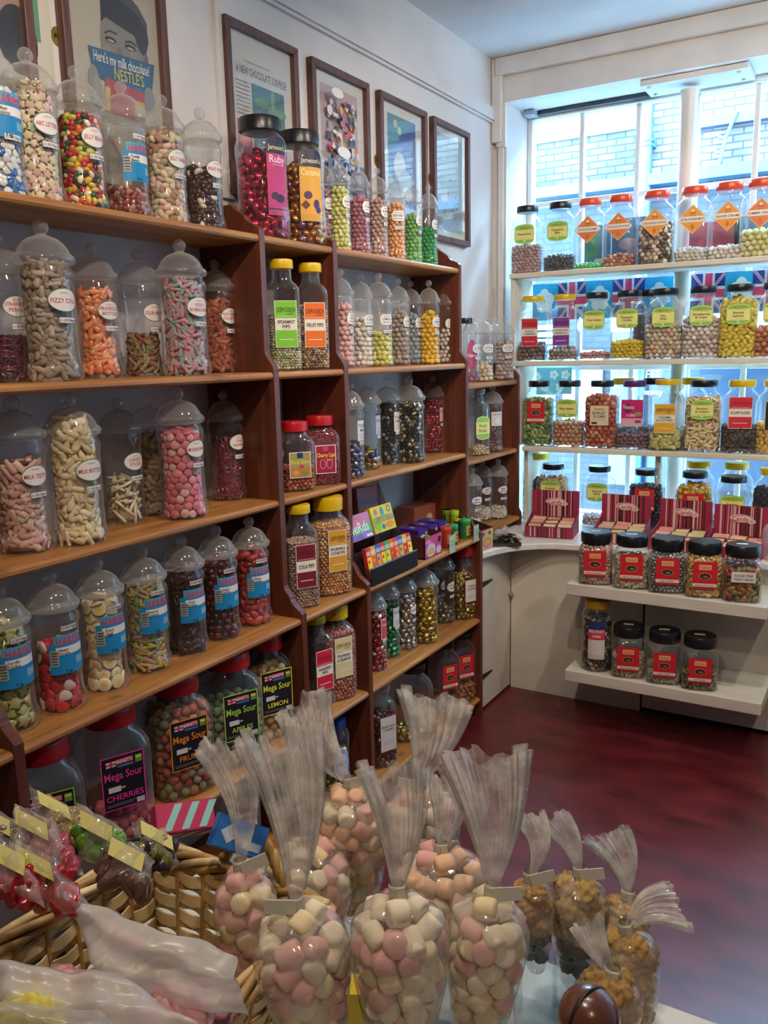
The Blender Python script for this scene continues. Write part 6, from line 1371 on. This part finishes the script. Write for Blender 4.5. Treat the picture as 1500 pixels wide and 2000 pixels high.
for bi, (nk, dp, bt, wpx, tp_, tw, sd_, lab, mix) in enumerate(MB_):
    neck = atd(nk[0], nk[1], dp); L = abs(bt[1] - nk[1]) * dp / FPX * 1.05
    bd = dp + L * .10; bottom = atd(bt[0], bt[1], bd)
    # keep the bag near upright
    bottom = Vector((bottom.x, bottom.y, bottom.z)); bottom = neck + (Vector((bottom.x - neck.x, bottom.y - neck.y, bottom.z - neck.z)).normalized()) * min(L, .21)
    if bottom.z < TZ + .012: bottom.z = TZ + .012
    R = wpx * dp / FPX / 2; tip = atd(tp_[0], tp_[1], dp + .03)
    root = empty('marshmallow_bag', (0, 0, 0), 0, lab, 'bag')
    A, L = bag_film(root, neck, bottom, R, tip, tw * dp / FPX, 60 + bi)
    if sd_: tie(root, neck, A, sd_, bi)
    else: tie(root, neck, A, .25, bi)
    rg = random.Random(100 + bi); zax = A @ Vector((0, 0, 1)); s_ = .0195
    t = .085; row = 0
    prf = lambda q: float(np.interp(q, [c[0] for c in CONE], [c[1] for c in CONE])) * R
    while t * L < L - .012:
        rr = prf(t) - s_*.50
        if rr < .004: cnt = 1; rr = 0
        else: cnt = max(3, int(2*PI*rr / (s_*.93)))
        for i in range(cnt):
            a = 2*PI*(i + .5*(row % 2) + rg.uniform(-.15, .15)) / cnt; n3 = A @ Vector((math.cos(a), math.sin(a), 0))
            P = neck - zax*(t*L + rg.uniform(-.002, .002)) + n3*rr
            allm.append((P, n3, bi, rg.choice(mix), rg.randrange(3), (rg.uniform(0, 6), rg.uniform(0, 6), rg.uniform(0, 6))))
        if rr > s_*.9: allm.append((neck - zax*t*L, Vector((0, 0, 0)), bi, rg.choice(mix), 0, (0, 0, 0)))
        t += s_*.78 / L; row += 1
CN = dict(w='white', p='pink', o='peach', c='cream')
def vis(P, n3):
    px, py = topx(P); return n3.length > .5 and n3.normalized().dot((CAMV - P).normalized()) > -.05 and -20 < px < 1520 and py < 2015
show = [m for m in allm if vis(m[0], m[1])]
show.sort(key=lambda m: (m[0] - CAMV).length); ind = show[:300]; keep = set(id(m) for m in ind); rest = [m for m in allm if id(m) not in keep]
for P, n3, bi, c, k, e in ind:
    o = link('marshmallow', MALL[(CN[c], k)], None, P, e); tag(o, f'{CN[c]} marshmallow in the {MB_[bi][7]}', 'marshmallow', f'{CN[c]} marshmallows in the {MB_[bi][7]}')
    q = float(RNG.uniform(.9, 1.06)); o.scale = (q, q, q)
mb = MB()
for P, n3, bi, c, k, e in rest:
    T = Matrix.Translation(P) @ Matrix.Rotation(e[0], 4, 'X') @ Matrix.Rotation(e[1], 4, 'Y'); r_ = .0098
    mb.loft([(r_*.7, -.0098), (r_, -.008), (r_, .008), (r_*.7, .0098)], MALM[CN[c]], seg=12, T=T)
o = mb.obj('marshmallows', None, True, 60); tag(o, 'marshmallows hidden deeper inside all the cellophane bags', 'marshmallows', None, 'stuff')

# ------------------------------------------------ cellophane bags of honeycomb clusters
NB_ = [((1036, 1712), .88, (1048, 1895), 82, (1030, 1590), 60, 1, 'honeycomb cluster bag with dark chocolate base next to the marshmallows', '#a88048', '#241418'),
       ((1132, 1702), .90, (1120, 1925), 108, (1078, 1598), 62, 1, 'tall honeycomb cluster bag leaning back with a pale top', '#b09058', '#2c1a1c'),
       ((1226, 1748), .90, (1200, 1960), 95, (1185, 1630), 85, 0, 'honeycomb cluster bag with the fan shaped top pointing up', '#b08c5c', '#7c5838'),
       ((1222, 1812), .82, (1252, 2010), 105, (1325, 1770), 85, 0, 'honeycomb cluster bag whose top sticks out over the floor', '#a88448', '#6c4828'),
       ((1196, 1902), .74, (1170, 2080), 125, (1145, 1800), 62, 0, 'honeycomb cluster bag nearest the brown knob', '#a07c48', '#54341c')]
for bi, (nk, dp, bt, wpx, tp_, tw, sd_, lab, c1, c2) in enumerate(NB_):
    neck = atd(nk[0], nk[1], dp); L = abs(bt[1] - nk[1]) * dp / FPX * 1.0; bottom = atd(bt[0], bt[1], dp + L*.1); 
    if bottom.z < TZ + .012: bottom.z = TZ + .012
    R = wpx*dp/FPX/2; tip = atd(tp_[0], tp_[1], dp + (.02 if bi != 3 else .0))
    root = empty('honeycomb_bag', (0, 0, 0), 0, lab, 'bag')
    A, L = bag_film(root, neck, bottom, R, tip, tw*dp/FPX, 90 + bi); tie(root, neck, A, sd_ if sd_ else .2, bi)
    rg = random.Random(200 + bi); zax = A @ Vector((0, 0, 1)); k = 0
    for t in (.15, .30, .47, .65, .83):
        rr = float(np.interp(t, [c[0] for c in CONE], [c[1] for c in CONE])) * R
        nn = 3 if rr > R*.7 else 2
        for i in range(nn):
            a = 2*PI*i/nn + t*7; P = neck - zax*(t*L) + A @ Vector((math.cos(a)*rr*.45, math.sin(a)*rr*.45, 0))
            dark = t > .5 and bi < 3; k += 1
            o = lump_mesh('honeycomb_cluster', P, rr*.58, c2 if dark else c1, 300 + bi*20 + k, (1, .95, 1.05), 'sugar', .10, 7.5, sub=3)
            o.rotation_euler = (rg.uniform(0, 3), rg.uniform(0, 3), rg.uniform(0, 3))
            sh = 'dark' if dark else 'golden'
            tag(o, f'{sh} knobbly cluster in the {lab}', 'honeycomb', f'{sh} clusters in the {lab}')
# clear stand carrying the bags: rings on posts over two acrylic feet
sn = empty('acrylic_stand', (0, 0, 0), 0, 'clear acrylic stand of ring holders on the marble table', 'stand')
for bi, B_ in enumerate(MB_ + NB_):
    neck = atd(B_[0][0], B_[0][1], B_[1]); dp = B_[1]; R = B_[3]*dp/FPX/2
    L_ = min(abs(B_[2][1] - B_[0][1])*dp/FPX, .21); bt = atd(B_[2][0], B_[2][1], dp + L_*.1); dr = (bt - neck).normalized()
    c = neck + dr * (L_*.72); rr = R*.74
    if c.z < TZ + .02: continue
    mb = MB(); mb.torus((c.x, c.y, c.z), rr, .0022, M_ACRYL, 32, 8); mb.obj('holder_ring', sn, True)
    mb = MB(); mb.tube([(c.x - rr, c.y, c.z), (c.x - rr, c.y, TZ + .0005)], .003, M_ACRYL, 8); mb.obj('post', sn, True)
# blue clear cup
p = atd(1075, 1965, .80); mb = MB(); zc = max(TZ + .001, p.z - .07)
mb.loft([(.024, 0), (.026, .004), (.034, p.z - zc + .03), (.036, p.z - zc + .032)], clear('blue_tinted_plastic', (.72, .86, .92), .06, (.3, .45, .5), .05), n=3.5, seg=32, cap1=False)
o = mb.obj('plastic_cup', None, True, 60, (p.x, p.y, zc)); tag(o, 'blue tinted clear cup with rounded rim beside the brown knob', 'cup')
# brown turned knob with a slot
p = atd(1150, 1990, .62); kn = empty('wooden_knob', (p.x, p.y, TZ + .001), 0, 'glossy brown turned wooden knob with a dark slot at the bottom frame edge', 'knob')
hz = p.z - TZ; mb = MB(); mb.loft([(.020, 0), (.020, .006), (.008, .012), (.007, hz - .03), (.012, hz - .020)], flat('#4c2818', .3, 0, .5), seg=20); mb.obj('stem', kn, True, 50)
mb = MB(); mb.loft([(.003 + .0195*math.sin(PI*i/12), hz - .0215*math.cos(PI*i/12)) for i in range(13)], flat('#5c3220', .25, 0, .6), seg=32); mb.obj('ball', kn, True, 60)
mb = MB(); mb.torus((0, 0, 0), .0218, .0016, flat('#1c0e08', .4), 36, 6, Matrix.Translation((0, 0, hz)) @ Matrix.Rotation(1.2, 4, 'Z') @ Matrix.Rotation(PI/2, 4, 'X')); mb.obj('slot', kn, True)
# yellow carton low under the bags
for px, py, lab in ((574, 1996, 'left'), (700, 1990, 'centre')):
    p = atz(px, py + 40, TZ); mb = MB(); mb.box((-.03, -.015, 0), (.03, .015, .05), flat('#d8b820', .4)); o = mb.obj('yellow_card', None, loc=(p.x, p.y + .02, TZ + .001), rot=(0, 0, .5)); tag(o, f'small bright yellow card standing under the marshmallow bags, {"by the basket" if lab == "left" else "between the front bags"}', 'card')

# ================================================================== BUNTING IN THE WINDOW
def flag_uj(w_, h_):
    L = [('shape', 'rect', 0, 0, w_, h_, '#1c2c78')]
    a, b = w_/2, h_/2; t = .014
    for s in (1, -1):
        L.append(('poly', [(-a, -s*b), (-a + t, -s*b), (a, s*b), (a - t, s*b)] if s > 0 else [(-a + t, b), (-a, b), (a - t, -b), (a, -b)], '#d8d4dc'))
    for s in (1, -1):
        L.append(('poly', [(-a + .004, -s*b), (-a + .010, -s*b), (a - .004, s*b), (a - .010, s*b)] if s > 0 else [(-a + .010, b), (-a + .004, b), (a - .010, -b), (a - .004, -b)], '#c83458'))
    L += [('shape', 'rect', 0, 0, w_*.34, h_, '#d8d4dc'), ('shape', 'rect', 0, 0, w_, h_*.34, '#d8d4dc'), ('shape', 'rect', 0, 0, w_*.20, h_, '#c83458'), ('shape', 'rect', 0, 0, w_, h_*.20, '#c83458')]
    return L
def flag_rose(w_, h_):
    L = [('shape', 'rect', 0, 0, w_, h_, '#1a9cc8')]
    for i in range(5):
        a = PI/2 + i*2*PI/5; L.append(('shape', 'oval', math.cos(a)*w_*.19, math.sin(a)*h_*.17 + .004, w_*.36, h_*.34, '#e4e8ea'))
    L += [('shape', 'oval', 0, .004, w_*.24, h_*.22, '#dce4e8'), ('shape', 'oval', 0, .004, w_*.08, h_*.08, '#c8b878')]
    for i in range(5):
        a = -PI/2 + i*2*PI/5; L.append(('shape', 'oval', math.cos(a)*w_*.17, math.sin(a)*h_*.15 + .004, .004, .004, '#5c9878'))
    return L
bx = [(1064, 'r'), (1118, 'u'), (1172, 'r'), (1228, 'u'), (1288, 'r'), (1384, 'u'), (1448, 'r'), (1505, 'u')]
mb = MB(); a_ = aty(1040, 545, 4.06); b_ = aty(1540, 512, 4.06)
mb.tube([(a_.x, 4.06, 1.822), (b_.x + .3, 4.06, 1.822)], .0015, flat('#d8d8d8'), 6); o = mb.obj('bunting_string'); tag(o, 'white cord carrying the bunting behind the middle window shelf', 'cord')
for i, (px, kd) in enumerate(bx):
    p = aty(px, 560, 4.06); w_, h_ = .150 if kd == 'u' else .135, .175
    root = empty('bunting_flag', (p.x, 4.06, 1.735), random.Random(i).uniform(-.06, .06), ('union flag' if kd == 'u' else 'cyan white rose flag') + ' of the bunting, ' + ['nearest the wall', 'over the black cherries jar', 'over the cola cubes jar', 'over the pineapple chunks jar', 'beside the iron post', 'right of the iron post', 'over the sherbet lemons jar', 'at the frame edge'][i], 'flag', 'bunting flags')
    mb = MB(); mb.box((-w_/2, -.0006, -h_/2), (w_/2, .0006, h_/2), flat('#9cc8dc' if kd == 'r' else '#8c98c0', .8)); mb.obj('cloth', root)
    decal((flag_uj if kd == 'u' else flag_rose)(w_, h_), dist=.0008).obj('printed_pattern', root)
# cyan poster with white flowers hanging in the lower window
p = aty(1075, 740, 4.08)
L = [('shape', 'rect', 0, 0, .22, .13, '#78bcc8')]
for i, (x, y) in enumerate(((-.07, .02), (-.03, -.03), (.02, .03), (.05, -.03), (.08, .03), (-.09, -.04))):
    for j in range(5):
        a = j*2*PI/5; L.append(('shape', 'oval', x + math.cos(a)*.014, y + math.sin(a)*.014, .020, .020, '#e8ecee'))
    L.append(('shape', 'oval', x, y, .008, .008, '#9cc0c8'))
root = empty('flower_poster', (p.x, 4.08, p.z - .01), 0, 'pale cyan poster with white flowers hanging in the window by the corner', 'poster')
mb = MB(); mb.box((-.11, 0, -.065), (.11, .0015, .065), flat('#78bcc8', .7)); mb.obj('sheet', root); decal(L, dist=0).obj('printed_flowers', root)
# coloured cards behind the top window jars
for px, py, w_, h_, c, lab, ly in ((1168, 460, .12, .20, '#2468a0', 'blue card with a green panel standing behind the sour plum jar', [('shape', 'rect', -.03, .02, .055, .12, '#2c8c50'), ('shape', 'rect', .02, -.07, .07, .05, '#c8d0c0')]),
                                   (1228, 452, .15, .22, '#2c6ca4', 'blue card with pink swirls behind the chocolate satins jar', [('shape', 'oval', 0, 0, .09, .05, '#b8a0b8'), ('shape', 'oval', .02, -.04, .06, .05, '#a890b0')]),
                                   (1395, 445, .20, .17, '#c83450', 'crimson card standing behind the mint jars', [('text', 'FRUIT', -.04, -.06, .02, .08, '#e0b0b8')]),
                                   (1475, 440, .16, .18, '#5080a8', 'steel blue card behind the last red lidded jar', [('text', 'Original', 0, -.02, .03, .12, '#a8c8dc')])):
    p = aty(px, py, 3.93); root = empty('backing_card', (p.x, 3.93, WSZ[0] + .001), 0, lab, 'card'); mb = MB(); mb.box((-w_/2, 0, 0), (w_/2, .003, h_), flat(c, .6)); mb.obj('board', root); decal(ly, dist=0).obj('printed_panel', root, loc=(0, 0, h_/2))
